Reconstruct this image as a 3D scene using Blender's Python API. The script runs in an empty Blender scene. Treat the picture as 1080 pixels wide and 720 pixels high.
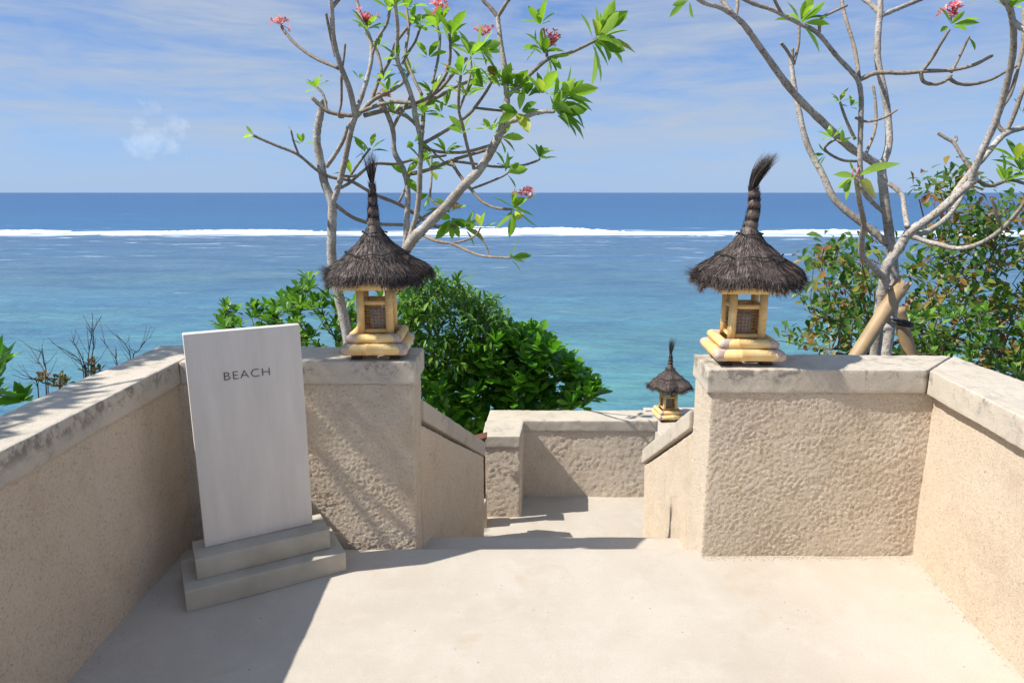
import bpy, math, random
from mathutils import Vector, Matrix, noise
R = math.radians
C = bpy.context.scene.collection
scene = bpy.context.scene

# ------------------------------------------------------------------ camera
H = 1.6
FPX = 720.0
TILT = math.atan(157 / 720)
cam_d = bpy.data.cameras.new('camera')
cam = bpy.data.objects.new('camera', cam_d)
C.objects.link(cam)
cam.location = (0, 0, H)
cam.rotation_euler = (R(90) - TILT, 0, 0)
cam_d.sensor_width = 36
cam_d.lens = 24
cam_d.clip_start = 0.05
cam_d.clip_end = 60000
scene.camera = cam

# ------------------------------------------------------------------ light
SUN_TO = Vector((1.0, 0.205, -1.22)).normalized()      # direction the light travels
elev = math.asin(-SUN_TO.z)
world = bpy.data.worlds.new('World')
scene.world = world
world.use_nodes = True
wt = world.node_tree
wn = wt.nodes
for n in list(wn): wn.remove(n)
def wl(a, b): wt.links.new(a, b)
sky = wn.new('ShaderNodeTexSky')
sky.sky_type = 'NISHITA'
sky.sun_disc = False
sky.sun_elevation = elev
sky.sun_rotation = math.atan2(-SUN_TO.x, -SUN_TO.y)
sky.altitude = 0
sky.air_density = 1.0
sky.dust_density = 0.3
sky.ozone_density = 2.5
tc = wn.new('ShaderNodeTexCoord')
mp = wn.new('ShaderNodeMapping'); mp.inputs['Scale'].default_value = (1.5, 1.5, 11)
nz = wn.new('ShaderNodeTexNoise'); nz.inputs['Scale'].default_value = 2.9; nz.inputs['Detail'].default_value = 9; nz.inputs['Roughness'].default_value = 0.62
nz.inputs['Distortion'].default_value = 0.35
wl(tc.outputs['Generated'], mp.inputs['Vector']); wl(mp.outputs['Vector'], nz.inputs['Vector'])
cr = wn.new('ShaderNodeValToRGB')
cr.color_ramp.elements[0].position = 0.36; cr.color_ramp.elements[0].color = (0, 0, 0, 1)
cr.color_ramp.elements[1].position = 0.66; cr.color_ramp.elements[1].color = (1, 1, 1, 1)
wl(nz.outputs['Fac'], cr.inputs['Fac'])
sc = wn.new('ShaderNodeMath'); sc.operation = 'MULTIPLY'; sc.inputs[1].default_value = 0.90
wl(cr.outputs['Color'], sc.inputs[0])
sepd = wn.new('ShaderNodeSeparateXYZ'); wl(tc.outputs['Generated'], sepd.inputs[0])
grad = wn.new('ShaderNodeValToRGB'); ge = grad.color_ramp.elements
ge[0].position = 0.0; ge[0].color = (0.245, 0.38, 0.60, 1)
ge[1].position = 0.45; ge[1].color = (0.085, 0.17, 0.40, 1)
e_ = ge.new(0.07); e_.color = (0.225, 0.37, 0.62, 1)
e_ = ge.new(0.24); e_.color = (0.135, 0.245, 0.50, 1)
wl(sepd.outputs['Z'], grad.inputs['Fac'])
gs = wn.new('ShaderNodeMixRGB'); gs.blend_type = 'MULTIPLY'; gs.inputs['Fac'].default_value = 1; gs.inputs['Color2'].default_value = (4.7, 4.9, 5.15, 1)
wl(grad.outputs['Color'], gs.inputs['Color1'])
hf = wn.new('ShaderNodeMapRange'); hf.inputs['From Min'].default_value = 0.35; hf.inputs['From Max'].default_value = 0.75
hf.inputs['To Min'].default_value = 0.92; hf.inputs['To Max'].default_value = 0.0
wl(sepd.outputs['Z'], hf.inputs['Value'])
ms0 = wn.new('ShaderNodeMixRGB'); wl(hf.outputs[0], ms0.inputs['Fac']); wl(sky.outputs['Color'], ms0.inputs['Color1']); wl(gs.outputs['Color'], ms0.inputs['Color2'])
mp2 = wn.new('ShaderNodeMapping'); mp2.inputs['Scale'].default_value = (3.5, 3.5, 7.5); mp2.inputs['Location'].default_value = (1.7, 0.4, 0.2)
nz2 = wn.new('ShaderNodeTexNoise'); nz2.inputs['Scale'].default_value = 2.0; nz2.inputs['Detail'].default_value = 8; nz2.inputs['Roughness'].default_value = 0.6
wl(tc.outputs['Generated'], mp2.inputs['Vector']); wl(mp2.outputs['Vector'], nz2.inputs['Vector'])
cr2 = wn.new('ShaderNodeValToRGB')
cr2.color_ramp.elements[0].position = 0.53; cr2.color_ramp.elements[0].color = (0, 0, 0, 1)
cr2.color_ramp.elements[1].position = 0.74; cr2.color_ramp.elements[1].color = (0.7, 0.7, 0.7, 1)
wl(nz2.outputs['Fac'], cr2.inputs['Fac'])
mmx = wn.new('ShaderNodeMath'); mmx.operation = 'MAXIMUM'
wl(sc.outputs[0], mmx.inputs[0]); wl(cr2.outputs['Color'], mmx.inputs[1])
cdir = Vector(((163-540)/FPX, math.cos(TILT)+220/FPX*math.sin(TILT), -math.sin(TILT)+220/FPX*math.cos(TILT))).normalized()
vd = wn.new('ShaderNodeVectorMath'); vd.operation = 'DISTANCE'; vd.inputs[1].default_value = cdir
wl(tc.outputs['Generated'], vd.inputs[0])
nz3 = wn.new('ShaderNodeTexNoise'); nz3.inputs['Scale'].default_value = 26; nz3.inputs['Detail'].default_value = 7; nz3.inputs['Roughness'].default_value = 0.6
wl(tc.outputs['Generated'], nz3.inputs['Vector'])
m1 = wn.new('ShaderNodeMath'); m1.operation = 'MULTIPLY_ADD'; m1.inputs[1].default_value = 0.11; wl(nz3.outputs['Fac'], m1.inputs[0]); m1.inputs[2].default_value = -0.045
m2 = wn.new('ShaderNodeMath'); m2.operation = 'SUBTRACT'; wl(m1.outputs[0], m2.inputs[0]); 
m3 = wn.new('ShaderNodeMath'); m3.operation = 'MULTIPLY'; m3.inputs[1].default_value = 0.62; wl(vd.outputs['Value'], m3.inputs[0]); wl(m3.outputs[0], m2.inputs[1])
m4 = wn.new('ShaderNodeMapRange'); m4.inputs['From Min'].default_value = -0.008; m4.inputs['From Max'].default_value = 0.012; m4.inputs['To Max'].default_value = 0.5
wl(m2.outputs[0], m4.inputs['Value'])
mpf = wn.new('ShaderNodeMixRGB'); mpf.inputs['Color2'].default_value = (2.7, 3.2, 3.9, 1)
mx = wn.new('ShaderNodeMixRGB'); mx.inputs['Color2'].default_value = (1.95, 2.25, 2.72, 1)
wl(m4.outputs[0], mpf.inputs['Fac']); wl(mx.outputs['Color'], mpf.inputs['Color1'])
zf = wn.new('ShaderNodeMapRange'); zf.inputs['From Min'].default_value = 0.0; zf.inputs['From Max'].default_value = 0.10; zf.inputs['To Min'].default_value = 0.25
wl(sepd.outputs['Z'], zf.inputs['Value'])
mz = wn.new('ShaderNodeMath'); mz.operation = 'MULTIPLY'; wl(mmx.outputs[0], mz.inputs[0]); wl(zf.outputs[0], mz.inputs[1])
wl(mz.outputs[0], mx.inputs['Fac']); wl(ms0.outputs['Color'], mx.inputs['Color1'])
bg = wn.new('ShaderNodeBackground'); bg.inputs['Strength'].default_value = 0.15
wo = wn.new('ShaderNodeOutputWorld')
wl(mpf.outputs['Color'], bg.inputs['Color']); wl(bg.outputs['Background'], wo.inputs['Surface'])

sun_d = bpy.data.lights.new('sun', 'SUN')
sun_d.energy = 4.0
sun_d.angle = R(0.5)
sun_d.color = (1.0, 0.962, 0.90)
sun = bpy.data.objects.new('sun', sun_d)
sun.rotation_euler = SUN_TO.to_track_quat('-Z', 'Y').to_euler()
sun.location = (-8, -2, 12)
C.objects.link(sun)

scene.render.engine = 'CYCLES'
scene.view_settings.view_transform = 'Standard'
scene.view_settings.look = 'None'
scene.view_settings.gamma = 1
scene.view_settings.exposure = 0.76
scene.cycles.max_bounces = 8
scene.cycles.transparent_max_bounces = 16
scene.cycles.caustics_reflective = False
scene.cycles.caustics_refractive = False

# ------------------------------------------------------------------ helpers
rnd = random.Random(7)
def ray(x, y):
    a = (x - 540) / FPX; b = (360 - y) / FPX
    return Vector((a, math.cos(TILT) + b * math.sin(TILT), -math.sin(TILT) + b * math.cos(TILT)))
def at(x, y, Y):
    """point on the sight line of photo pixel (x, y) at distance Y in front of the lens"""
    r = ray(x, y)
    return Vector((0, 0, H)) + r * (Y / r.y)

class MB:
    def __init__(self):
        self.v = []; self.f = []; self.m = []; self.uv = None
    def add(self, vs, fs, mi=0):
        b = len(self.v)
        self.v += [tuple(p) for p in vs]
        for f in fs:
            self.f.append(tuple(i + b for i in f)); self.m.append(mi)
    def box(self, x0, x1, y0, y1, z0, z1, M=None, mi=0):
        vs = [Vector(p) for p in ((x0,y0,z0),(x1,y0,z0),(x1,y1,z0),(x0,y1,z0),(x0,y0,z1),(x1,y0,z1),(x1,y1,z1),(x0,y1,z1))]
        if M: vs = [M @ p for p in vs]
        self.add(vs, [(0,3,2,1),(4,5,6,7),(0,1,5,4),(1,2,6,5),(2,3,7,6),(3,0,4,7)], mi)
    def tube(self, pts, rads, n=10, cap=True, mi=0):
        pts = [Vector(p) for p in pts]
        if len(pts) < 2: return
        t = (pts[1] - pts[0]).normalized()
        up = Vector((0, 0, 1)) if abs(t.z) < 0.9 else Vector((1, 0, 0))
        nrm = (up - t * up.dot(t)).normalized()
        vs = []
        for i, p in enumerate(pts):
            if i == 0: t = pts[1] - pts[0]
            elif i == len(pts) - 1: t = pts[i] - pts[i-1]
            else: t = pts[i+1] - pts[i-1]
            t.normalize()
            nrm = nrm - t * nrm.dot(t)
            if nrm.length < 1e-5: nrm = t.orthogonal()
            nrm.normalize()
            bn = t.cross(nrm)
            for k in range(n):
                a = 2 * math.pi * k / n
                vs.append(p + (nrm * math.cos(a) + bn * math.sin(a)) * rads[i])
        fs = []
        for i in range(len(pts) - 1):
            for k in range(n):
                k2 = (k + 1) % n
                fs.append((i*n+k, i*n+k2, (i+1)*n+k2, (i+1)*n+k))
        if cap:
            fs.append(tuple(reversed(range(n))))
            fs.append(tuple(range((len(pts)-1)*n, len(pts)*n)))
        self.add(vs, fs, mi)
    def lathe(self, prof, n=32, M=None, mi=0, fn=None):
        vs = []
        for r, z in prof:
            for k in range(n):
                a = 2 * math.pi * k / n
                p = Vector((r * math.cos(a), r * math.sin(a), z))
                if fn: p = fn(p, a)
                vs.append(M @ p if M else p)
        fs = []
        for i in range(len(prof) - 1):
            for k in range(n):
                k2 = (k + 1) % n
                fs.append((i*n+k, i*n+k2, (i+1)*n+k2, (i+1)*n+k))
        self.add(vs, fs, mi)
    def build(self, name, mats, parent=None, smooth=True, recalc=False):
        me = bpy.data.meshes.new(name)
        me.from_pydata(self.v, [], self.f)
        if not isinstance(mats, (list, tuple)): mats = [mats]
        for m in mats: me.materials.append(m)
        me.polygons.foreach_set('material_index', self.m)
        me.polygons.foreach_set('use_smooth', [smooth] * len(self.f))
        me.update()
        o = bpy.data.objects.new(name, me)
        C.objects.link(o)
        if parent: o.parent = parent
        return o

def tag(o, label=None, cat=None, group=None, kind=None):
    if label: o['label'] = label
    if cat: o['category'] = cat
    if group: o['group'] = group
    if kind: o['kind'] = kind
    return o
def thing(name, label, cat, loc=(0, 0, 0), rz=0, group=None):
    o = bpy.data.objects.new(name, None)
    o.empty_display_size = 0.1
    C.objects.link(o)
    o.location = loc; o.rotation_euler = (0, 0, rz)
    return tag(o, label, cat, group)

def fbm(p, f, o=4):
    return noise.fractal(Vector(p) * f, 0.9, 2.0, o)

def hexa(mb, c, step=0.02, r=0.008, amp=0.002, freq=18, low=0.0, lfreq=2.5, skip=()):
    """rounded and roughened six-sided block; c = 4 bottom corners (ccw) + 4 top corners; skip faces: b t 0 1 2 3"""
    c = [Vector(p) for p in c]
    LX = ((c[1]-c[0]).length + (c[2]-c[3]).length) / 2
    LY = ((c[3]-c[0]).length + (c[2]-c[1]).length) / 2
    LZ = ((c[4]-c[0]).length + (c[6]-c[2]).length) / 2
    L = (LX, LY, LZ)
    def tri(u, v, w):
        b = (c[0]*(1-u) + c[1]*u)*(1-v) + (c[3]*(1-u) + c[2]*u)*v
        t = (c[4]*(1-u) + c[5]*u)*(1-v) + (c[7]*(1-u) + c[6]*u)*v
        return b*(1-w) + t*w
    def ticks(l):
        n = max(2, int(l / step))
        a = [i / n for i in range(n + 1)]
        e = min(r / l, 0.3)
        return sorted(set([0, e*0.35, e, 1-e, 1-e*0.35, 1] + [x for x in a if e*1.3 < x < 1-e*1.3]))
    T = [ticks(l) for l in L]
    idx = {}
    vs = []; fs = []
    def vert(u, v, w):
        k = (round(u, 6), round(v, 6), round(w, 6))
        if k in idx: return idx[k]
        p = Vector((u*LX, v*LY, w*LZ))
        q = Vector([min(max(p[i], r), L[i]-r) for i in range(3)])
        d = p - q
        if d.length > 1e-9:
            nrm = d.normalized(); s = q + nrm * r
        else:
            nrm = Vector((0, 0, 1)); s = p
        P = tri(s.x/LX, s.y/LY, s.z/LZ)
        ex = (c[1]-c[0]).normalized(); ey = (c[3]-c[0]).normalized(); ez = (c[4]-c[0]).normalized()
        N = (ex*nrm.x + ey*nrm.y + ez*nrm.z)
        a = (noise.noise(P*freq + noise.noise_vector(P*freq*0.4)*0.9) + 0.7*noise.noise(P*freq*2.3)) * (1.0 + 0.55*noise.noise(P*7))
        P = P + N * (a*amp + low*noise.noise(P*lfreq))
        idx[k] = len(vs); vs.append(P)
        return idx[k]
    def face(key, A, B, fn, flip):
        if key in skip: return
        for i in range(len(A)-1):
            for j in range(len(B)-1):
                q = [vert(*fn(A[i], B[j])), vert(*fn(A[i+1], B[j])), vert(*fn(A[i+1], B[j+1])), vert(*fn(A[i], B[j+1]))]
                fs.append(tuple(reversed(q)) if flip else tuple(q))
    face('b', T[0], T[1], lambda a, b: (a, b, 0), True)
    face('t', T[0], T[1], lambda a, b: (a, b, 1), False)
    face('0', T[0], T[2], lambda a, b: (a, 0, b), False)
    face('2', T[0], T[2], lambda a, b: (a, 1, b), True)
    face('3', T[1], T[2], lambda a, b: (0, a, b), True)
    face('1', T[1], T[2], lambda a, b: (1, a, b), False)
    mb.add(vs, fs)

def quad_prism(pts, z0, z1):
    """4 plan points ccw, z0/z1 scalar or 4-lists"""
    a = z0 if isinstance(z0, (list, tuple)) else [z0]*4
    b = z1 if isinstance(z1, (list, tuple)) else [z1]*4
    return [(p[0], p[1], a[i]) for i, p in enumerate(pts)] + [(p[0], p[1], b[i]) for i, p in enumerate(pts)]

# ------------------------------------------------------------------ materials
def mat(name):
    m = bpy.data.materials.new(name); m.use_nodes = True
    nt = m.node_tree
    for n in list(nt.nodes): nt.nodes.remove(n)
    out = nt.nodes.new('ShaderNodeOutputMaterial')
    p = nt.nodes.new('ShaderNodeBsdfPrincipled')
    nt.links.new(p.outputs[0], out.inputs['Surface'])
    return m, nt, p, out
def N(nt, typ, **kw):
    n = nt.nodes.new(typ)
    for k, v in kw.items():
        if k.startswith('i_'):
            key = k[2:].replace('_', ' ')
            n.inputs[key].default_value = v
        else: setattr(n, k, v)
    return n
def noise_n(nt, vec, scale, detail=4, rough=0.55, dist=0):
    n = nt.nodes.new('ShaderNodeTexNoise')
    n.inputs['Scale'].default_value = scale; n.inputs['Detail'].default_value = detail
    n.inputs['Roughness'].default_value = rough; n.inputs['Distortion'].default_value = dist
    if vec: nt.links.new(vec, n.inputs['Vector'])
    return n.outputs['Fac']
def ramp(nt, fac, stops):
    n = nt.nodes.new('ShaderNodeValToRGB')
    e = n.color_ramp.elements
    while len(e) < len(stops): e.new(0.5)
    for i, (p, col) in enumerate(stops):
        e[i].position = p
        e[i].color = (col, col, col, 1) if isinstance(col, (int, float)) else (*col, 1)
    nt.links.new(fac, n.inputs['Fac'])
    return n.outputs['Color']
def mix(nt, fac, a, b, mode='MIX'):
    n = nt.nodes.new('ShaderNodeMixRGB'); n.blend_type = mode
    for s, v in (('Fac', fac), ('Color1', a), ('Color2', b)):
        if isinstance(v, (int, float)): n.inputs[s].default_value = v if s == 'Fac' else (v, v, v, 1)
        elif isinstance(v, tuple): n.inputs[s].default_value = (*v, 1)
        else: nt.links.new(v, n.inputs[s])
    return n.outputs['Color']
def math_n(nt, op, a, b=0.0, clamp=False):
    n = nt.nodes.new('ShaderNodeMath'); n.operation = op; n.use_clamp = clamp
    for i, v in enumerate((a, b)):
        if isinstance(v, (int, float)): n.inputs[i].default_value = v
        else: nt.links.new(v, n.inputs[i])
    return n.outputs[0]
def bump(nt, p, h, strength, dist, prev=None):
    b = nt.nodes.new('ShaderNodeBump'); b.inputs['Strength'].default_value = strength; b.inputs['Distance'].default_value = dist
    nt.links.new(h, b.inputs['Height'])
    if prev: nt.links.new(prev, b.inputs['Normal'])
    nt.links.new(b.outputs[0], p.inputs['Normal'])
    return b.outputs[0]
def wpos(nt):
    g = nt.nodes.new('ShaderNodeNewGeometry')
    return g.outputs['Position']
def sset(p, **kw):
    for k, v in kw.items():
        k = k.replace('_', ' ')
        p.inputs[k].default_value = v if not isinstance(v, tuple) else (*v, 1)

def stucco(name, c1, c2, c3, bs=1.0):
    m, nt, p, out = mat(name)
    P = wpos(nt)
    big = noise_n(nt, P, 2.2, 5, 0.6)
    mid = noise_n(nt, P, 14, 5, 0.65)
    fine = noise_n(nt, P, 95, 4, 0.7)
    col = mix(nt, ramp(nt, big, [(0.35, 0), (0.68, 1)]), c1, c2)
    col = mix(nt, math_n(nt, 'MULTIPLY', ramp(nt, mid, [(0.45, 0), (0.75, 1)]), 0.5), col, c3)
    grit = noise_n(nt, P, 130, 4, 0.8)
    col = mix(nt, math_n(nt, 'MULTIPLY', ramp(nt, grit, [(0.44, 0), (0.58, 1)]), 0.5), col, mix(nt, 0.5, c3, (0.8, 0.72, 0.6)))
    col = mix(nt, math_n(nt, 'MULTIPLY', ramp(nt, noise_n(nt, P, 5, 7, 0.72, 0.5), [(0.50, 0), (0.70, 1)]), 0.28), col, (0.36, 0.25, 0.15))
    speck = ramp(nt, fine, [(0.33, 1), (0.45, 0)])
    col = mix(nt, math_n(nt, 'MULTIPLY', speck, 0.45), col, (0.15, 0.10, 0.065))
    nt.links.new(col, p.inputs['Base Color'])
    sset(p, Roughness=0.92, Specular_IOR_Level=0.15)
    h = math_n(nt, 'ADD', math_n(nt, 'MULTIPLY', noise_n(nt, P, 80, 6, 0.8, 0.2), 1.0), math_n(nt, 'MULTIPLY', noise_n(nt, P, 170, 3, 0.7), 0.5))
    bump(nt, p, h, 1.0, 0.0085 * bs)
    return m
M_wall = stucco('stucco_sand', (0.66, 0.535, 0.40), (0.59, 0.46, 0.325), (0.68, 0.57, 0.445), 0.8)
M_wallr = stucco('stucco_rough', (0.74, 0.625, 0.485), (0.67, 0.535, 0.385), (0.78, 0.685, 0.56), 1.3)

def coping_mat():
    m, nt, p, out = mat('coping_concrete')
    P = wpos(nt)
    big = noise_n(nt, P, 3.5, 6, 0.65)
    mid = noise_n(nt, P, 22, 6, 0.7)
    fine = noise_n(nt, P, 150, 3, 0.7)
    col = mix(nt, ramp(nt, big, [(0.35, 0), (0.65, 1)]), (0.54, 0.475, 0.385), (0.47, 0.41, 0.33))
    st = math_n(nt, 'MULTIPLY', ramp(nt, noise_n(nt, P, 7, 8, 0.75, 0.4), [(0.52, 0), (0.68, 1)]), ramp(nt, mid, [(0.38, 0), (0.62, 1)]))
    col = mix(nt, math_n(nt, 'MULTIPLY', st, 0.5), col, (0.13, 0.115, 0.10))
    col = mix(nt, math_n(nt, 'MULTIPLY', ramp(nt, fine, [(0.30, 1), (0.42, 0)]), 0.4), col, (0.12, 0.11, 0.10))
    spz = nt.nodes.new('ShaderNodeSeparateXYZ'); nt.links.new(P, spz.inputs[0])
    bandm = ramp(nt, math_n(nt, 'DIVIDE', math_n(nt, 'SUBTRACT', spz.outputs['Z'], 0.77), 0.1), [(0.25, 0), (0.65, 1), (0.97, 1), (1.0, 0.15)])
    gr = math_n(nt, 'MULTIPLY', bandm, ramp(nt, math_n(nt, 'ADD', math_n(nt, 'MULTIPLY', mid, 0.6), math_n(nt, 'MULTIPLY', noise_n(nt, P, 3.2, 5, 0.7), 0.6)), [(0.60, 0), (0.69, 1)]))
    col = mix(nt, math_n(nt, 'MULTIPLY', gr, 0.65), col, (0.09, 0.08, 0.07))
    nt.links.new(col, p.inputs['Base Color'])
    sset(p, Roughness=0.88, Specular_IOR_Level=0.2)
    h = math_n(nt, 'ADD', mid, math_n(nt, 'MULTIPLY', fine, 0.4))
    bump(nt, p, h, 0.9, 0.004)
    return m
M_cop = coping_mat()

def floor_mat():
    m, nt, p, out = mat('deck_concrete')
    P = wpos(nt)
    big = noise_n(nt, P, 1.6, 6, 0.62, 0.3)
    mid = noise_n(nt, P, 9, 6, 0.65)
    fine = noise_n(nt, P, 210, 3, 0.75)
    col = mix(nt, ramp(nt, big, [(0.34, 0), (0.66, 1)]), (0.50, 0.45, 0.38), (0.435, 0.38, 0.31))
    col = mix(nt, math_n(nt, 'MULTIPLY', ramp(nt, mid, [(0.5, 0), (0.72, 1)]), 0.45), col, (0.54, 0.495, 0.43))
    stain = ramp(nt, noise_n(nt, P, 3.1, 7, 0.7, 0.8), [(0.56, 0), (0.70, 1)])
    col = mix(nt, math_n(nt, 'MULTIPLY', stain, 0.42), col, (0.40, 0.30, 0.19))
    col = mix(nt, math_n(nt, 'MULTIPLY', ramp(nt, noise_n(nt, P, 120, 4, 0.8), [(0.42, 0), (0.6, 1)]), 0.22), col, (0.36, 0.31, 0.25))
    pit = ramp(nt, fine, [(0.29, 1), (0.39, 0)])
    col = mix(nt, math_n(nt, 'MULTIPLY', pit, 0.55), col, (0.20, 0.17, 0.13))
    v = nt.nodes.new('ShaderNodeTexVoronoi'); v.inputs['Scale'].default_value = 22; nt.links.new(P, v.inputs['Vector'])
    dots = math_n(nt, 'MULTIPLY', math_n(nt, 'LESS_THAN', v.outputs['Distance'], 0.085), math_n(nt, 'GREATER_THAN', mid, 0.53))
    col = mix(nt, math_n(nt, 'MULTIPLY', dots, 0.55), col, (0.15, 0.11, 0.08))
    nt.links.new(col, p.inputs['Base Color'])
    sset(p, Roughness=0.8, Specular_IOR_Level=0.25)
    h = math_n(nt, 'ADD', mid, math_n(nt, 'MULTIPLY', fine, 0.5))
    bump(nt, p, h, 0.6, 0.003)
    return m
M_floor = floor_mat()

def plain(name, c1, c2, scale=8, rough=0.7, bd=0.002, bs=0.5, spec=0.3, stretch=None, detail=5):
    m, nt, p, out = mat(name)
    t = nt.nodes.new('ShaderNodeTexCoord'); v = t.outputs['Object']
    if stretch:
        mpn = nt.nodes.new('ShaderNodeMapping'); mpn.inputs['Scale'].default_value = stretch
        nt.links.new(v, mpn.inputs['Vector']); v = mpn.outputs[0]
    n1 = noise_n(nt, v, scale, detail, 0.62)
    col = mix(nt, ramp(nt, n1, [(0.33, 0), (0.68, 1)]), c1, c2)
    nt.links.new(col, p.inputs['Base Color'])
    sset(p, Roughness=rough, Specular_IOR_Level=spec)
    bump(nt, p, noise_n(nt, v, scale*4, 4, 0.6), bs, bd)
    return m
M_slab = plain('sign_plaster', (0.68, 0.625, 0.56), (0.60, 0.55, 0.49), 4.5, 0.6, 0.0008, 0.4, stretch=(3.5, 3.5, 0.6))
M_plinth = plain('plinth_concrete', (0.46, 0.42, 0.345), (0.37, 0.335, 0.265), 7, 0.85, 0.0015, 0.6)
M_letter = plain('letter_grey', (0.05, 0.05, 0.05), (0.07, 0.07, 0.068), 20, 0.6)
M_wood_d = plain('dark_wood', (0.045, 0.03, 0.022), (0.08, 0.055, 0.038), 12, 0.75)
M_wood_r = plain('red_brown_wood', (0.13, 0.055, 0.035), (0.09, 0.04, 0.027), 14, 0.7, stretch=(1, 1, 0.15))
M_soil = plain('hill_soil', (0.10, 0.075, 0.045), (0.06, 0.07, 0.03), 1.2, 0.95, 0.05, 1.0)
M_string = plain('rattan_binding', (0.42, 0.31, 0.24), (0.60, 0.48, 0.40), 60, 0.7, 0.001, 0.8)
M_lat = plain('lattice_rattan', (0.26, 0.14, 0.06), (0.38, 0.22, 0.09), 40, 0.7)
M_jar = plain('lamp_jar', (0.62, 0.62, 0.64), (0.55, 0.56, 0.60), 10, 0.25, 0, 0)
M_blk = plain('rubber_tie', (0.02, 0.02, 0.02), (0.03, 0.028, 0.025), 20, 0.6)
M_pole = plain('bamboo_pole', (0.42, 0.28, 0.14), (0.30, 0.20, 0.11), 9, 0.55, 0.0006, 0.4, 0.4)

def bamboo_mat():
    m, nt, p, out = mat('bamboo_yellow')
    t = nt.nodes.new('ShaderNodeTexCoord'); v = t.outputs['Object']
    n1 = noise_n(nt, v, 9, 5, 0.6); n2 = noise_n(nt, v, 45, 3, 0.6)
    col = mix(nt, ramp(nt, n1, [(0.35, 0), (0.65, 1)]), (0.74, 0.46, 0.16), (0.80, 0.60, 0.29))
    col = mix(nt, math_n(nt, 'MULTIPLY', ramp(nt, n2, [(0.56, 0), (0.75, 1)]), 0.35), col, (0.45, 0.20, 0.06))
    nt.links.new(col, p.inputs['Base Color'])
    sset(p, Roughness=0.65, Specular_IOR_Level=0.25)
    bump(nt, p, n2, 0.3, 0.001)
    return m
M_bam = bamboo_mat()

def hair_mat():
    m, nt, p, out = mat('palm_fibre')
    g = nt.nodes.new('ShaderNodeNewGeometry')
    col = ramp(nt, g.outputs['Random Per Island'], [(0.0, (0.018, 0.012, 0.009)), (0.6, (0.048, 0.034, 0.028)), (1.0, (0.15, 0.11, 0.09))])
    nt.links.new(col, p.inputs['Base Color'])
    sset(p, Roughness=0.55, Specular_IOR_Level=0.35)
    return m
M_hair = hair_mat()

def leaf_mat(name, stops, trans=0.35, rough=0.38, spec=0.45, veins=0.12):
    m, nt, p, out = mat(name)
    g = nt.nodes.new('ShaderNodeNewGeometry')
    col = ramp(nt, g.outputs['Random Per Island'], stops)
    col = mix(nt, math_n(nt, 'MULTIPLY', ramp(nt, noise_n(nt, g.outputs['Position'], 28, 3, 0.6), [(0.4, 0), (0.7, 1)]), 0.3), col, mix(nt, 0.5, col, (0.03, 0.05, 0.01)))
    nt.links.new(col, p.inputs['Base Color'])
    sset(p, Roughness=rough, Specular_IOR_Level=spec)
    tr = nt.nodes.new('ShaderNodeBsdfTranslucent')
    tcol = mix(nt, 1.0, col, (1.15, 1.35, 0.55), 'MULTIPLY')
    nt.links.new(tcol, tr.inputs['Color'])
    ms = nt.nodes.new('ShaderNodeMixShader'); ms.inputs['Fac'].default_value = trans
    nt.links.new(p.outputs[0], ms.inputs[1]); nt.links.new(tr.outputs[0], ms.inputs[2])
    nt.links.new(ms.outputs[0], out.inputs['Surface'])
    return m
M_leaf_f = leaf_mat('frangipani_leaf', [(0, (0.12, 0.24, 0.03)), (0.5, (0.26, 0.42, 0.05)), (0.93, (0.40, 0.55, 0.09)), (0.985, (0.52, 0.52, 0.09)), (1.0, (0.30, 0.10, 0.04))], 0.5)
M_leaf_s = leaf_mat('glossy_leaf', [(0, (0.04, 0.14, 0.014)), (0.5, (0.11, 0.29, 0.025)), (0.9, (0.20, 0.44, 0.045)), (1, (0.32, 0.50, 0.08))], 0.45, 0.3)
M_leaf_d = leaf_mat('fine_leaf', [(0, (0.05, 0.13, 0.016)), (0.5, (0.12, 0.26, 0.03)), (1, (0.26, 0.43, 0.06))], 0.42, 0.4)
M_leaf_l = leaf_mat('light_leaf', [(0, (0.05, 0.14, 0.015)), (0.5, (0.11, 0.26, 0.025)), (1, (0.22, 0.38, 0.05))], 0.4, 0.4)
M_leaf_a = leaf_mat('mottled_leaf', [(0, (0.04, 0.11, 0.018)), (0.45, (0.09, 0.19, 0.025)), (0.70, (0.20, 0.28, 0.045)), (0.80, (0.34, 0.25, 0.05)), (0.92, (0.28, 0.12, 0.035)), (1, (0.16, 0.06, 0.025))], 0.42, 0.4)
M_leaf_r = leaf_mat('weed_leaf', [(0, (0.05, 0.10, 0.02)), (0.5, (0.10, 0.14, 0.03)), (0.7, (0.28, 0.13, 0.05)), (1, (0.32, 0.10, 0.09))], 0.3, 0.5)
M_yel = leaf_mat('yellow_leaf', [(0, (0.62, 0.50, 0.10)), (1, (0.55, 0.46, 0.12))], 0.35, 0.5)
M_flower = leaf_mat('pink_petal', [(0, (0.75, 0.09, 0.20)), (0.5, (0.85, 0.22, 0.30)), (0.8, (0.88, 0.45, 0.48)), (1, (0.88, 0.62, 0.55))], 0.3, 0.6, 0.2)

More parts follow.
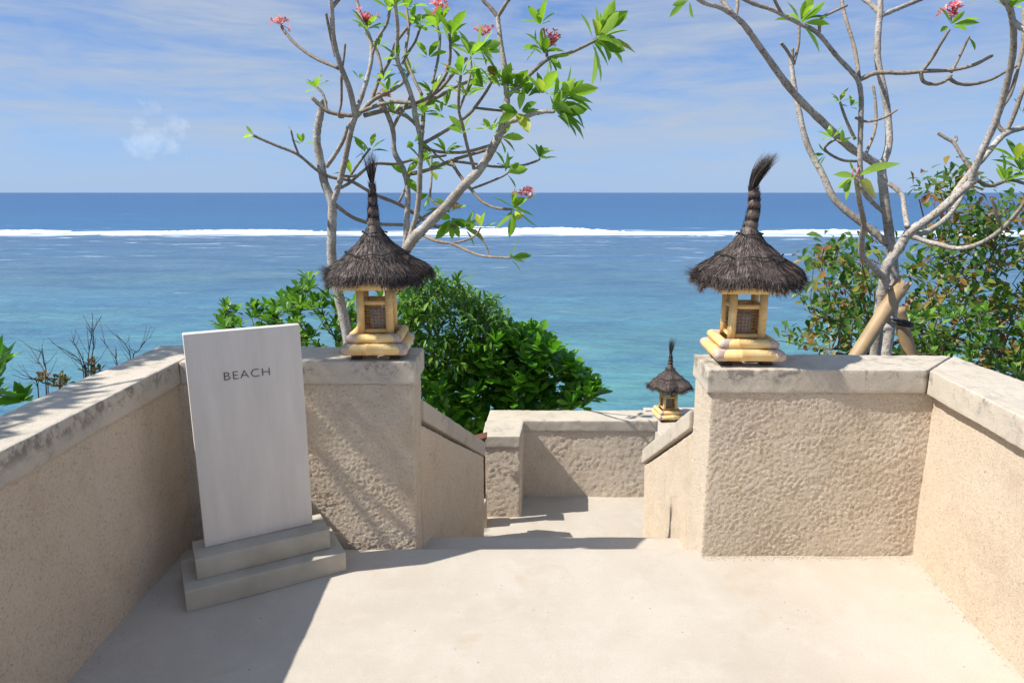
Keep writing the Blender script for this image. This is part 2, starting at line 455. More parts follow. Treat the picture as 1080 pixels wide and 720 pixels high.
def bark_mat(name, c1, c2, c3):
    m, nt, p, out = mat(name)
    P = wpos(nt)
    a = noise_n(nt, P, 13, 5, 0.65); b = noise_n(nt, P, 75, 4, 0.65); c = noise_n(nt, P, 4, 4, 0.6)
    col = mix(nt, ramp(nt, a, [(0.38, 0), (0.62, 1)]), c1, c2)
    col = mix(nt, ramp(nt, c, [(0.45, 0), (0.62, 1)]), col, mix(nt, 0.45, col, c3))
    col = mix(nt, math_n(nt, 'MULTIPLY', ramp(nt, b, [(0.52, 0), (0.62, 1)]), 0.75), col, c3)
    nt.links.new(col, p.inputs['Base Color'])
    sset(p, Roughness=0.8, Specular_IOR_Level=0.25)
    bump(nt, p, math_n(nt, 'ADD', b, a), 0.8, 0.004)
    return m
M_bark = bark_mat('frangipani_bark', (0.50, 0.46, 0.41), (0.37, 0.31, 0.25), (0.13, 0.10, 0.07))
M_bark_y = bark_mat('young_frangipani_bark', (0.27, 0.215, 0.16), (0.34, 0.28, 0.22), (0.10, 0.075, 0.055))
M_twig = bark_mat('shrub_bark', (0.17, 0.12, 0.08), (0.24, 0.18, 0.13), (0.07, 0.05, 0.035))
M_drytwig = bark_mat('dry_twig', (0.10, 0.08, 0.075), (0.14, 0.11, 0.10), (0.06, 0.045, 0.04))

# ------------------------------------------------------------------ sea
SEA = -14.0
def sea_mat():
    m, nt, p, out = mat('sea_water')
    P = wpos(nt)
    sp = nt.nodes.new('ShaderNodeSeparateXYZ'); nt.links.new(P, sp.inputs[0])
    def smap(sx, sy):
        q = nt.nodes.new('ShaderNodeMapping'); q.inputs['Scale'].default_value = (sx, sy, 1); nt.links.new(P, q.inputs['Vector']); return q.outputs[0]
    wob = noise_n(nt, smap(0.012, 0.03), 1.0, 4, 0.6)
    y = math_n(nt, 'ADD', sp.outputs['Y'], math_n(nt, 'MULTIPLY', math_n(nt, 'SUBTRACT', wob, 0.5), 45))
    ly = math_n(nt, 'LOGARITHM', math_n(nt, 'MAXIMUM', y, 20), 10)
    t = math_n(nt, 'DIVIDE', math_n(nt, 'SUBTRACT', ly, 1.3), 2.7)       # 20 m .. 10 km
    col = ramp(nt, t, [(0.0, (0.20, 0.36, 0.28)), (0.14, (0.115, 0.29, 0.255)), (0.22, (0.11, 0.245, 0.265)), (0.32, (0.095, 0.175, 0.24)), (0.405, (0.08, 0.14, 0.225)), (0.44, (0.032, 0.12, 0.25)), (0.6, (0.02, 0.085, 0.215)), (1.0, (0.018, 0.07, 0.18))])
    patch = ramp(nt, noise_n(nt, smap(0.035, 0.075), 1.0, 6, 0.65, 0.6), [(0.42, 0), (0.66, 1)])
    lag = math_n(nt, 'LESS_THAN', y, 262)
    col = mix(nt, math_n(nt, 'MULTIPLY', math_n(nt, 'MULTIPLY', patch, lag), 0.72), col, (0.04, 0.10, 0.18))
    lite = ramp(nt, noise_n(nt, smap(0.09, 0.22), 1.0, 5, 0.6, 0.4), [(0.5, 0), (0.72, 1)])
    col = mix(nt, math_n(nt, 'MULTIPLY', math_n(nt, 'MULTIPLY', lite, math_n(nt, 'LESS_THAN', y, 110)), 0.35), col, (0.12, 0.42, 0.40))
    chop = noise_n(nt, smap(0.22, 0.8), 1.0, 6, 0.7, 0.3)
    col = mix(nt, math_n(nt, 'MULTIPLY', ramp(nt, chop, [(0.36, 1), (0.56, 0)]), 0.38), col, (0.02, 0.06, 0.13))
    far = noise_n(nt, smap(0.006, 0.035), 1.0, 7, 0.7, 0.3)
    col = mix(nt, math_n(nt, 'MULTIPLY', ramp(nt, far, [(0.36, 0), (0.64, 1)]), 0.45), col, (0.05, 0.15, 0.29))
    # foam band behind the reef edge plus broken streaks
    fn = noise_n(nt, smap(0.03, 0.16), 1.0, 7, 0.72, 0.5)
    band = ramp(nt, math_n(nt, 'DIVIDE', math_n(nt, 'SUBTRACT', sp.outputs['Y'], 238), 80), [(0.0, 0.0), (0.16, 0.42), (0.34, 0.9), (0.52, 1.0), (0.66, 0.30), (1.0, 0.0)])
    f1 = ramp(nt, math_n(nt, 'ADD', band, math_n(nt, 'MULTIPLY', math_n(nt, 'SUBTRACT', fn, 0.5), 3.6)), [(0.48, 0), (0.95, 1)])
    st = ramp(nt, noise_n(nt, smap(0.035, 0.28), 1.0, 6, 0.7, 0.3), [(0.60, 0), (0.66, 1)])
    stb = ramp(nt, math_n(nt, 'DIVIDE', math_n(nt, 'SUBTRACT', sp.outputs['Y'], 130), 260), [(0.0, 0.0), (0.2, 0.75), (0.45, 1.0), (0.7, 0.0)])
    foam = math_n(nt, 'MAXIMUM', f1, math_n(nt, 'MULTIPLY', st, stb))
    fc = mix(nt, ramp(nt, noise_n(nt, smap(0.12, 0.5), 1.0, 6, 0.75), [(0.38, 0), (0.6, 1)]), (0.50, 0.62, 0.74), (0.84, 0.88, 0.91))
    col = mix(nt, foam, col, fc)
    nt.links.new(col, p.inputs['Base Color'])
    rg = mix(nt, foam, 0.32, 0.9)
    nt.links.new(rg, p.inputs['Roughness'])
    sset(p, IOR=1.33, Specular_IOR_Level=0.22)
    w1 = noise_n(nt, smap(0.45, 1.1), 1.0, 5, 0.6, 0.3)
    w2 = noise_n(nt, smap(0.05, 0.16), 1.0, 4, 0.55, 0.2)
    h = math_n(nt, 'ADD', math_n(nt, 'MULTIPLY', w1, 0.5), math_n(nt, 'MULTIPLY', w2, 1.6))
    bump(nt, p, h, 0.9, 1.0)
    return m
M_sea = sea_mat()
mb = MB()
ys = [18, 60, 140, 300, 700, 2000, 8000, 40000]
xs = [-40000, -3000, -400, -60, 0, 60, 400, 3000, 40000]
vs = [(x, y, SEA) for y in ys for x in xs]
fs = [(j*9+i, j*9+i+1, (j+1)*9+i+1, (j+1)*9+i) for j in range(7) for i in range(8)]
mb.add(vs, fs)
tag(mb.build('sea', M_sea), kind='structure')

def foam_mat():
    m, nt, p, out = mat('sea_foam')
    P = wpos(nt)
    n = noise_n(nt, P, 0.5, 6, 0.7)
    nt.links.new(mix(nt, n, (0.74, 0.80, 0.86), (0.90, 0.93, 0.95)), p.inputs['Base Color'])
    sset(p, Roughness=0.9)
    bump(nt, p, n, 0.8, 0.5)
    return m
M_foam = foam_mat()
mb = MB()
def breaker(x0, x1, yc, hmax, wid, seed):
    nx = int((x1-x0)/0.8); ny = 14
    vs = []
    for i in range(nx+1):
        x = x0 + (x1-x0)*i/nx
        e = min(1, (x-x0)/12, (x1-x)/12)
        env = max(0, e) * (-0.25 + 1.3*max(0, noise.noise(Vector((x*0.02, seed, 0)))+0.25) + 0.32*abs(noise.noise(Vector((x*0.22, seed, 3)))) + 0.15*noise.noise(Vector((x*0.9, seed, 5))))
        yy = yc + 5*noise.noise(Vector((x*0.013, seed, 9)))
        for j in range(ny+1):
            s = j/ny
            prof = (math.sin(math.pi*s**0.6))**1.0
            env = max(env, 0)
            z = SEA - 0.06 + hmax*env*prof*(1+0.35*noise.noise(Vector((x*0.5, s*6, seed))))
            vs.append((x, yy + (s-0.35)*wid*(0.6+env), z))
    fs = [(i*(ny+1)+j, (i+1)*(ny+1)+j, (i+1)*(ny+1)+j+1, i*(ny+1)+j+1) for i in range(nx) for j in range(ny)]
    mb.add(vs, fs)
breaker(-420, 430, 286, 1.5, 9, 1.3)
breaker(-35, 8, 318, 1.6, 8, 4.1)
breaker(-420, -120, 258, 0.5, 6, 7.7)
breaker(60, 190, 254, 0.6, 6, 2.7)
tag(mb.build('breaking_surf', M_foam), label='white line of surf breaking on the reef', cat='surf', kind='stuff')

# ------------------------------------------------------------------ hillside
def hill_z(x, y):
    r = math.hypot(x*0.9, max(y, 0))
    if y < 0: r = abs(x)*0.9
    d = max(0, r-2.2)
    z = -0.75 - 0.5*d + 0.22*noise.noise(Vector((x*0.5, y*0.5, 0)))*min(1, d)
    return max(z, SEA-1.5)
mb = MB()
nx, ny = 110, 80
vs = []
for j in range(ny+1):
    for i in range(nx+1):
        x = -55 + i; y = -12 + j*0.8
        vs.append((x, y, hill_z(x, y)))
mb.add(vs, [(j*(nx+1)+i, j*(nx+1)+i+1, (j+1)*(nx+1)+i+1, (j+1)*(nx+1)+i) for j in range(ny) for i in range(nx)])
tag(mb.build('hillside', M_soil), kind='structure')

# ------------------------------------------------------------------ deck, steps, landing
EDGE = 2.87
mb = MB()
hexa(mb, quad_prism([(-1.8, -3.2), (2.05, -3.2), (2.05, EDGE), (-1.8, EDGE)], -0.5, 0), step=0.05, r=0.012, amp=0.0012, freq=6, low=0.003, skip=('b',))
tag(mb.build('deck', M_floor), kind='structure')
mb = MB()
hexa(mb, quad_prism([(-0.7, EDGE-0.02), (1.1, EDGE-0.02), (1.1, 3.20), (-0.7, 3.20)], -0.9, -0.12), step=0.03, r=0.012, amp=0.0015, freq=8, low=0.004, skip=('b',))
hexa(mb, quad_prism([(-0.6, 3.18), (1.1, 3.18), (1.1, 3.50), (-0.6, 3.50)], -0.9, -0.28), step=0.04, r=0.012, amp=0.0015, freq=8, low=0.003, skip=('b',))
hexa(mb, quad_prism([(-0.5, 3.48), (1.1, 3.48), (1.1, 3.80), (-0.5, 3.80)], -0.9, -0.44), step=0.04, r=0.012, amp=0.0015, freq=8, low=0.003, skip=('b',))
tag(mb.build('steps', M_floor), kind='structure')
mb = MB()
hexa(mb, quad_prism([(-0.55, 3.78), (1.9, 3.78), (1.9, 5.0), (-0.55, 5.0)], -1.3, -0.60), step=0.04, r=0.012, amp=0.0015, freq=8, low=0.004, skip=('b',))
tag(mb.build('landing', M_floor), kind='structure')
mb = MB()
for k in range(6):
    hexa(mb, quad_prism([(1.3+0.02*k, 4.98+k*0.33), (2.6, 4.98+k*0.33), (2.6, 5.32+k*0.33), (1.3+0.02*k, 5.32+k*0.33)], -3.0, -0.78-0.16*k), step=0.08, r=0.012, amp=0.0015, freq=8, low=0.003, skip=('b',))
tag(mb.build('lower_steps', M_floor), kind='structure')

# ------------------------------------------------------------------ parapet walls
ZT = 0.87; ZC = 0.765
def wall(label, body, cop, name='parapet_wall', bm=None, cz=(ZC, ZT), z0=-0.9, step=0.016, amp=0.003, cat='wall', fq=42):
    """body, cop = lists of (plan4, z0, z1)"""
    cx = sum(p[0] for p in body[0][0])/4; cy = sum(p[1] for p in body[0][0])/4
    t = thing(name, label, cat, (cx, cy, 0))
    def local(pts): return [(p[0]-cx, p[1]-cy, p[2]) for p in pts]
    for b in body:
        m = MB(); hexa(m, local(quad_prism(*b)), step=step, r=0.010, amp=amp, freq=fq, low=0.006, lfreq=3, skip=('b',))
        m.build('wall_body', bm or M_wall, t)
    for b in cop:
        m = MB(); hexa(m, local(quad_prism(*b)), step=0.018, r=0.007, amp=0.0020, freq=26, low=0.004, lfreq=4)
        m.build('coping', M_cop, t)
    return t
wall('long shaded sand stucco wall at the left under a leaf-dappled grey coping',
     [([(-1.70, -3.0), (-1.478, -3.0), (-1.492, 3.235), (-1.70, 3.235)], -0.9, ZC+0.004)],
     [([(-1.72, -3.02), (-1.462, -3.02), (-1.478, 3.255), (-1.72, 3.255)], ZC, ZT)], step=0.022)
wall('rough bright stucco wall and pier behind the white sign, carrying the left lantern',
     [([(-1.54, 2.936), (-0.441, 2.937), (-0.443, 3.185), (-1.54, 3.19)], -0.9, ZC+0.004)],
     [([(-1.476, 2.928), (-0.428, 2.93), (-0.424, 3.205), (-1.476, 3.245)], ZC, ZT)], bm=M_wallr, step=0.006, amp=0.0026, fq=88)
wall('rough stucco wall facing the viewer right of the steps, carrying the right lantern',
     [([(0.850, 2.800), (1.90, 2.800), (1.90, 3.06), (0.852, 3.06)], -0.9, ZC+0.004)],
     [([(0.828, 2.792), (1.752, 2.785), (2.015, 3.045), (0.842, 3.085)], ZC, ZT)], bm=M_wallr, step=0.006, amp=0.0026, fq=88)
wall('long sunlit smooth stucco wall along the right side of the terrace',
     [([(1.225, -3.0), (1.98, -3.0), (1.98, 3.04), (1.803, 2.81)], -0.9, ZC+0.004)],
     [([(1.20, -3.0), (2.02, -3.0), (2.022, 3.04), (1.757, 2.78)], ZC, ZT)], step=0.022, amp=0.0025)
# flanks of the stair
def sl(a, b): return [a, a, b, b]
wall('sloping stucco stair wall descending beside the left pier',
     [([(-0.62, 3.17), (-0.44, 3.10), (-0.178, 4.02), (-0.36, 4.06)], -0.95, [0.52, 0.52, -0.015, -0.015])],
     [([(-0.64, 3.19), (-0.428, 3.19), (-0.165, 4.04), (-0.38, 4.08)], [0.505, 0.505, -0.02, -0.02], [0.61, 0.61, 0.075, 0.075])], name='stair_wall')
wall('sloping bright stucco stair wall with a peeling coping beside the right pier',
     [([(0.852, 3.05), (1.04, 3.05), (1.03, 4.06), (0.842, 4.06)], -0.95, [0.50, 0.50, -0.09, -0.09])],
     [([(0.835, 3.07), (1.06, 3.07), (1.05, 4.08), (0.825, 4.08)], [0.505, 0.505, -0.085, -0.085], [0.60, 0.60, 0.01, 0.01])], name='stair_wall')
wall('low U-shaped stucco wall closing the small landing below the steps',
     [([(-0.195, 4.372), (0.060, 4.372), (0.085, 4.70), (-0.17, 4.70)], -1.4, -0.085),
      ([(-0.17, 4.693), (1.04, 4.693), (1.04, 4.90), (-0.17, 4.90)], -1.4, -0.085)],
     [([(-0.205, 4.365), (0.055, 4.365), (0.085, 4.68), (-0.19, 4.68)], -0.09, -0.005),
      ([(-0.185, 4.684), (1.055, 4.684), (1.055, 4.93), (-0.165, 4.93)], -0.09, -0.005)], name='landing_wall', bm=M_wallr, step=0.012, amp=0.0036, fq=50)
# pedestal far down on the right
t = wall('pale stucco pedestal far below the landing under the smallest lantern',
     [([(1.70, 7.25), (2.5, 7.25), (2.5, 8.35), (1.70, 8.35)], -4.5, -1.20)],
     [([(1.68, 7.22), (2.52, 7.22), (2.52, 8.38), (1.68, 8.38)], -1.20, -1.09)], name='pedestal', step=0.05, cat='pedestal')

# gate post
t = thing('gate_post', 'reddish brown wooden post with a flat cap in the gap before the landing wall', 'post', (-0.2, 4.27, -0.6))
m = MB(); hexa(m, quad_prism([(-0.022, -0.03), (0.022, -0.03), (0.022, 0.03), (-0.022, 0.03)], 0.2, 0.60), step=0.02, r=0.004, amp=0.001, freq=20); m.build('post', M_wood_r, t)
m = MB(); hexa(m, quad_prism([(-0.055, -0.05), (0.035, -0.05), (0.035, 0.05), (-0.055, 0.05)], [0.602, 0.625, 0.625, 0.602], [0.62, 0.643, 0.643, 0.62]), step=0.02, r=0.003, amp=0.0005); m.build('post_cap', M_wood_r, t)
m = MB(); hexa(m, quad_prism([(-0.045, -0.06), (0.03, -0.06), (0.03, 0.06), (-0.045, 0.06)], -0.02, 0.2), step=0.02, r=0.015, amp=0.004); m.build('stone_foot', M_wall, t)

# crumbs of plaster and sand gathered along the foot of the walls
rg = random.Random(5); m = MB()
def crumbs(a, b, n, w):
    for k in range(n):
        s_ = rg.random(); d_ = abs(rg.gauss(0, w))
        dx, dy = b[0]-a[0], b[1]-a[1]; l_ = math.hypot(dx, dy)
        x = a[0]+dx*s_ - dy/l_*d_; y = a[1]+dy*s_ + dx/l_*d_
        q = rg.uniform(0.0012, 0.0042)
        m.add([Vector((x, y, 0.002)) + Vector((rg.uniform(.6, 1)*ex*q, rg.uniform(.6, 1)*ey*q, rg.uniform(.5, 1)*ez*q)) for ex, ey, ez in ((1,0,0),(0,1,0),(-1,0,0),(0,-1,0),(0,0,1),(0,0,-1))],
              [(0,1,4),(1,2,4),(2,3,4),(3,0,4),(1,0,5),(2,1,5),(3,2,5),(0,3,5)])
crumbs((1.79, 2.795), (0.85, 2.795), 420, 0.016)
crumbs((-0.45, 2.93), (-1.45, 2.93), 300, 0.02)
crumbs((1.60, 0.8), (1.80, 2.8), 300, 0.015)
crumbs((-1.47, 2.9), (-1.47, 1.0), 300, 0.02)
tag(m.build('plaster_crumbs', M_wall, smooth=False), label='crumbs of plaster and sand along the foot of the walls', cat='grit', kind='stuff')

# ------------------------------------------------------------------ sign
sign = thing('sign', 'upright white concrete slab sign reading BEACH on a two-step grey plinth', 'sign', (-1.268, 2.375, 0), math.atan2(0.301, 0.554))
m = MB(); hexa(m, quad_prism([(0, 0), (0.63, 0), (0.63, 0.27), (0, 0.27)], 0.0, 0.09), step=0.03, r=0.004, amp=0.0006, freq=20, low=0.001); m.build('lower_plinth', M_plinth, sign)
m = MB(); hexa(m, quad_prism([(0.05, 0.065), (0.582, 0.065), (0.582, 0.235), (0.05, 0.235)], 0.0903, 0.18), step=0.03, r=0.004, amp=0.0006, freq=20, low=0.001); m.build('upper_plinth', M_plinth, sign)
m = MB(); hexa(m, quad_prism([(0.094, 0.150), (0.530, 0.150), (0.530, 0.19), (0.094, 0.19)], 0.1803, 1.07), step=0.03, r=0.003, amp=0.0003, freq=9, low=0.001); m.build('slab', M_slab, sign)
cu = bpy.data.curves.new('lettering', 'FONT')
cu.body = 'BEACH'; cu.size = 0.048; cu.offset = -0.0009; cu.extrude = 0.0008; cu.space_character = 1.12; cu.align_x = 'CENTER'; cu.align_y = 'CENTER'
lo = bpy.data.objects.new('lettering_src', cu); C.objects.link(lo)
dg = bpy.context.evaluated_depsgraph_get()
me = bpy.data.meshes.new_from_object(lo.evaluated_get(dg))
bpy.data.objects.remove(lo)
me.materials.clear(); me.materials.append(M_letter)
for v in me.vertices: v.co.x *= 1.12
lt = bpy.data.objects.new('lettering', me); C.objects.link(lt); lt.parent = sign
lt.location = (0.312, 0.1482, 0.886); lt.rotation_euler = (R(90), 0, 0)

# ------------------------------------------------------------------ lanterns
def build_lantern(name, label, loc, rz=0, scale=1.0, sweep=0.0, nhair=9000, seed=1, neck=0.16, tail=0.19, group='palm-fibre roofed bamboo lanterns', nr=(0.026, 0.010), hair_t=0.05):
    DZ = 0.028
    rg = random.Random(seed)
    t = thing(name, label, 'lantern', loc, rz, group)
    t.scale = (scale,)*3
    for sx in (-1, 1):
        for sy in (-1, 1):
            m = MB(); m.box(sx*0.085-0.022, sx*0.085+0.022, sy*0.085-0.022, sy*0.085+0.022, 0, 0.024); m.build('foot', M_wood_d, t, smooth=False)
    def culm(h, r, L, ang, pname, wrap=True, node=True):
        """one mitred bamboo length on side ang of the square of half width h at height L=z"""
        M = Matrix.Rotation(ang, 4, 'Z') @ Matrix.Translation((0, -h, L))
        n = 14
        def ring(xs_, rr):
            out = []
            for k in range(n):
                a = 2*math.pi*k/n
                y = rr*math.cos(a); z = rr*math.sin(a)
                f = 1 if xs_ > 0 else -1
                out.append(M @ Vector((xs_ + (f*(-y) if abs(xs_) > h*0.6 else 0), y, z)))
            return out
        def tubes(secs, mat_, nm, par):
            m = MB(); vs = []
            for x, rr in secs: vs += ring(x, rr)
            fs = [(i*n+k, (i+1)*n+k, (i+1)*n+(k+1) % n, i*n+(k+1) % n) for i in range(len(secs)-1) for k in range(n)]
            fs += [tuple(range(n)), tuple(reversed(range((len(secs)-1)*n, len(secs)*n)))]
            m.add(vs, fs); return m.build(nm, mat_, par)
        e = h + 0.0
        xn = rg.uniform(-0.5, 0.5)*h
        secs = [(-e, r*0.86), (-e+0.008, r)]
        if node: secs += [(xn-0.006, r), (xn-0.002, r*1.07), (xn+0.002, r*1.07), (xn+0.006, r)]
        secs += [(e-0.008, r), (e, r*0.86)]
        o = tubes(secs, M_bam, pname, t)
        if wrap:
            for s in (-1, 1):
                a, b = s*(h-0.038), s*(h+0.002)
                if a > b: a, b = b, a
                sec = [(a, r*0.99), (a+0.002, r*1.045), ((a+b)/2, r*1.035), (b-0.002, r*1.045), (b, r*0.9)]
                if s < 0: sec = [(a, r*0.9), (a+0.002, r*1.045), ((a+b)/2, r*1.035), (b-0.002, r*1.045), (b, r*0.99)]
                w = tubes(sec, M_string, 'rattan_binding', o)
        return o
    for k in range(4):
        culm(0.124, 0.0255, 0.0495, k*math.pi/2, 'bottom_rail')
    for k in range(4):
        culm(0.104, 0.021, 0.0945, k*math.pi/2, 'middle_rail', wrap=(k % 2 == 0))
    for sx in (-1, 1):
        for sy in (-1, 1):
            m = MB(); x = sx*0.064; y = sy*0.064
            zz = [0.100, 0.15, 0.153, 0.156, 0.159, 0.22, 0.223, 0.226, 0.229, 0.318]
            rr = [0.0175, 0.0175, 0.0187, 0.0187, 0.0175, 0.0175, 0.0187, 0.0187, 0.0175, 0.0175]
            m.tube([(x, y, z) for z in zz], rr, 14); m.build('corner_post', M_bam, t)
    for k in range(4):
        M = Matrix.Rotation(k*math.pi/2, 4, 'Z') @ Matrix.Translation((0, -0.062, 0))
        m = MB()
        def rail(z, r, L=0.05):
            m.tube([M @ Vector((-L, 0, z)), M @ Vector((0, -0.001, z)), M @ Vector((L, 0, z))], [r]*3, 8)
        for zz_, r_ in ((0.122, 0.010), (0.250, 0.011), (0.318, 0.008)):
            m = MB(); rail(zz_, r_); m.build('cross_rail', M_bam, t)
        m = MB()
        for i in range(6):
            x = -0.0375 + i*0.015
            m.tube([M @ Vector((x + rg.uniform(-.002, .002), 0.004, 0.127)), M @ Vector((x, 0.002, 0.19)), M @ Vector((x + rg.uniform(-.002, .002), 0.004, 0.243))], [0.0023]*3, 5)
        for i in range(8):
            z = 0.133 + i*0.0145
            m.tube([M @ Vector((-0.046, 0.0, z)), M @ Vector((0, 0.006*(-1)**i, z+rg.uniform(-.002, .002))), M @ Vector((0.046, 0.0, z))], [0.0024]*3, 5)
        m.build('lattice_panel', M_lat, t)
    m = MB(); m.lathe([(0.0, 0.118), (0.03, 0.118), (0.034, 0.13), (0.034, 0.20), (0.022, 0.225), (0.0, 0.228)], 16); m.build('lamp_jar', M_jar, t)
    for k in range(4):
        culm(0.126, 0.0175, 0.330, k*math.pi/2, 'top_rail', wrap=(k in (1, 3)))
    # roof: base surface
    prof = [(0.0, 0.345), (0.10, 0.335), (0.20, 0.320), (0.250, 0.316), (0.268, 0.332), (0.262, 0.358), (0.228, 0.384), (0.190, 0.405), (0.164, 0.424), (0.122, 0.458), (0.080, 0.489), (0.05, 0.516), (0.034, 0.540), (0.027, 0.560)]
    prof = [(a_*(1 if a_ < 0.06 else 0.84), b_ + DZ) for a_, b_ in prof]
    ph = rg.uniform(0, 9)
    def wob(a, s):
        return 1 + s*(0.07*math.sin(3*a + ph) + 0.06*math.sin(5*a+2*ph) + 0.04*math.sin(9*a))
    def surf(s, a):
        """s 0 (neck) .. 1 (rim)"""
        q = prof[::-1][:10]
        x = s*(len(q)-1); i = min(int(x), len(q)-2); f = x-i
        r = q[i][0]*(1-f) + q[i+1][0]*f; z = q[i][1]*(1-f) + q[i+1][1]*f
        r *= wob(a, s); z += s*(0.012*math.sin(3*a+ph) + 0.009*math.sin(8*a+ph*3))
        return Vector((r*math.cos(a), r*math.sin(a), z))
    m = MB()
    def fn(p, a):
        r = math.hypot(p.x, p.y); s = min(1, r/0.24)
        k = wob(a, s)
        return Vector((p.x*k, p.y*k, p.z + s*(0.012*math.sin(3*a+ph) + 0.009*math.sin(8*a+ph*3))))
    m.lathe(prof, 64, fn=fn)
    def strand(p, d, L, w, droop=0.4, curl=0.0, n=3):
        d = d.normalized(); vs = []
        side = d.cross(Vector((0, 0, 1)))
        if side.length < 0.05: side = Vector((1, 0, 0))
        side.normalize()
        side = (side + d.cross(side)*rg.uniform(-0.8, 0.8)).normalized()
        q = p.copy()
        for i in range(n+1):
            ww = w*(1 - i/n)*0.5 + 0.00015
            vs += [q - side*ww, q + side*ww]
            d = (d + Vector((rg.uniform(-1, 1)*curl, rg.uniform(-1, 1)*curl, -droop/n + rg.uniform(-1, 1)*curl))).normalized()
            q = q + d*(L/n)
        m.add(vs, [(2*i, 2*i+1, 2*i+3, 2*i+2) for i in range(n)])
    for i in range(nhair):
        a = rg.uniform(0, 2*math.pi)
        s = 1 - (1-rg.random())**1.0*0.97
        s = max(0.03, math.sqrt(rg.random()))
        p = surf(s, a); p2 = surf(min(1, s+0.04), a + rg.uniform(-0.03, 0.03))
        d = (p2 - p)
        if d.length < 1e-4: d = Vector((math.cos(a), math.sin(a), -0.7))
        d.normalize()
        out = Vector((math.cos(a), math.sin(a), 0.35))
        d = d + out*rg.uniform(0.0, 0.4) + Vector((rg.uniform(-1, 1), rg.uniform(-1, 1), rg.uniform(-1, 1)))*0.2
        L = rg.uniform(0.03, 0.07)*(0.5+0.5*s)
        if s > 0.82: L *= 0.55
        strand(p, d, L, 0.0026, 0.35, 0.07)
    for i in range(int(nhair*0.35)):                       # fringe at the rim and the lip below it
        a = rg.uniform(0, 2*math.pi)
        p = surf(rg.uniform(0.93, 1.0), a); p.z -= rg.uniform(0, 0.022)
        d = Vector((math.cos(a)*rg.uniform(0.15, 1.0), math.sin(a)*rg.uniform(0.15, 1.0), rg.uniform(-0.9, -0.05))) + Vector((rg.uniform(-1, 1), rg.uniform(-1, 1), 0))*0.3
        strand(p, d, rg.uniform(0.012, 0.042), 0.0024, 0.3, 0.1)
    for i in range(int(nhair*0.03)):                       # a stray tuft on one side
        a = math.pi + rg.gauss(0.0, 0.35)
        p = surf(rg.uniform(0.85, 1.0), a)
        strand(p, Vector((math.cos(a), math.sin(a), rg.uniform(-0.1, 0.7))), rg.uniform(0.03, 0.06), 0.002, 0.1, 0.1)
    roof = m.build('roof', M_hair, t)
    # binding cords on the roof
    m = MB()
    for s0 in (0.18, 0.52):
        pts = []
        for k in range(41):
            a = 2*math.pi*k/40
            q = surf(s0 + 0.03*math.sin(3*a+ph), a); q += Vector((math.cos(a), math.sin(a), 0.6))*0.010
            pts.append(q)
        m.tube(pts, [0.0026]*41, 6, cap=False)
    m.build('binding_cord', M_blk, roof)
    # neck with bulges and tassel
    m = MB()
    z0 = 0.545 + DZ; path = []
    nb = 4
    lean = sweep*0.25
    def axis(s): return Vector((lean*0.05*math.sin(s*3), 0, z0 + neck*s))
    K = 40; pts = []; rr = []
    for k in range(K+1):
        s = k/K
        pts.append(axis(s)); rr.append((nr[0]*(1-s) + nr[1]*s)*(0.86+0.34*abs(math.sin(s*nb*math.pi))))
    m.tube(pts, rr, 20)
    for i in range(int(nhair*0.07)):
        s = rg.random()*0.95; a = rg.uniform(0, 2*math.pi)
        r_ = (nr[0]*(1-s) + nr[1]*s)*1.02
        p = axis(s) + Vector((math.cos(a)*r_, math.sin(a)*r_, 0))
        strand(p, Vector((-math.sin(a)*0.5 + math.cos(a)*0.08, math.cos(a)*0.5 + math.sin(a)*0.08, 0.9)), rg.uniform(0.02, 0.035), 0.0024, -0.1, 0.05)
    nk = m.build('neck', M_hair, roof)
    m = MB()
    for s in (0.0, 0.27, 0.52, 0.77, 0.99):
        c = axis(s); r_ = (nr[0]*(1-s) + nr[1]*s)*1.0
        m = MB(); m.tube([c + Vector((math.cos(a)*r_, math.sin(a)*r_, 0.002*math.sin(a))) for a in [2*math.pi*k/16 for k in range(17)]], [0.002]*17, 6, cap=False)
        m.build('neck_cord', M_blk, roof)
    m = MB()
    top = axis(1.0)
    for i in range(int(nhair*hair_t)):
        a = rg.uniform(0, 2*math.pi); q = rg.random()**0.5
        p = top + Vector((math.cos(a), math.sin(a), 0))*nr[1]*0.9*q
        d = Vector((math.cos(a)*0.24*q + sweep*0.10, math.sin(a)*0.24*q, 1)).normalized()
        L = tail*rg.uniform(0.45, 1.0); n = 6; w = 0.0020
        side = Vector((rg.uniform(-1, 1), rg.uniform(-1, 1), 0)).normalized(); vs = []; qv = p.copy()
        for j in range(n+1):
            ww = w*(1-j/n)*0.5+0.0002
            vs += [qv-side*ww, qv+side*ww]
            d = (d + Vector((sweep*0.13 + rg.uniform(-1, 1)*0.07 - math.cos(a)*0.03, rg.uniform(-1, 1)*0.05, 0)))
            if sweep == 0 and j > 2: d = d + Vector((math.cos(a), math.sin(a), 0))*0.05
            d.normalize(); qv = qv + d*(L/n)
        m.add(vs, [(2*j, 2*j+1, 2*j+3, 2*j+2) for j in range(n)])
    m.build('tassel', M_hair, roof)
    return t
build_lantern('garden_lantern', 'bamboo lantern with straight upright tassel on the pier next to the BEACH sign', (-0.615, 3.075, ZT), R(2), 1.0, 0.0, seed=3, neck=0.195, tail=0.15, nr=(0.026, 0.009), hair_t=0.028)
build_lantern('garden_lantern', 'bamboo lantern with its tassel blown sideways on the wall right of the steps', (1.02, 2.965, ZT), R(-3), 1.0, 0.9, seed=8, neck=0.175, tail=0.17, nr=(0.027, 0.018), hair_t=0.09)
build_lantern('garden_lantern', 'smallest-looking bamboo lantern on the low pedestal beyond the landing', (1.90, 7.95, -1.09), R(6), 1.12, 0.15, seed=5, nhair=5000, neck=0.14, tail=0.20)

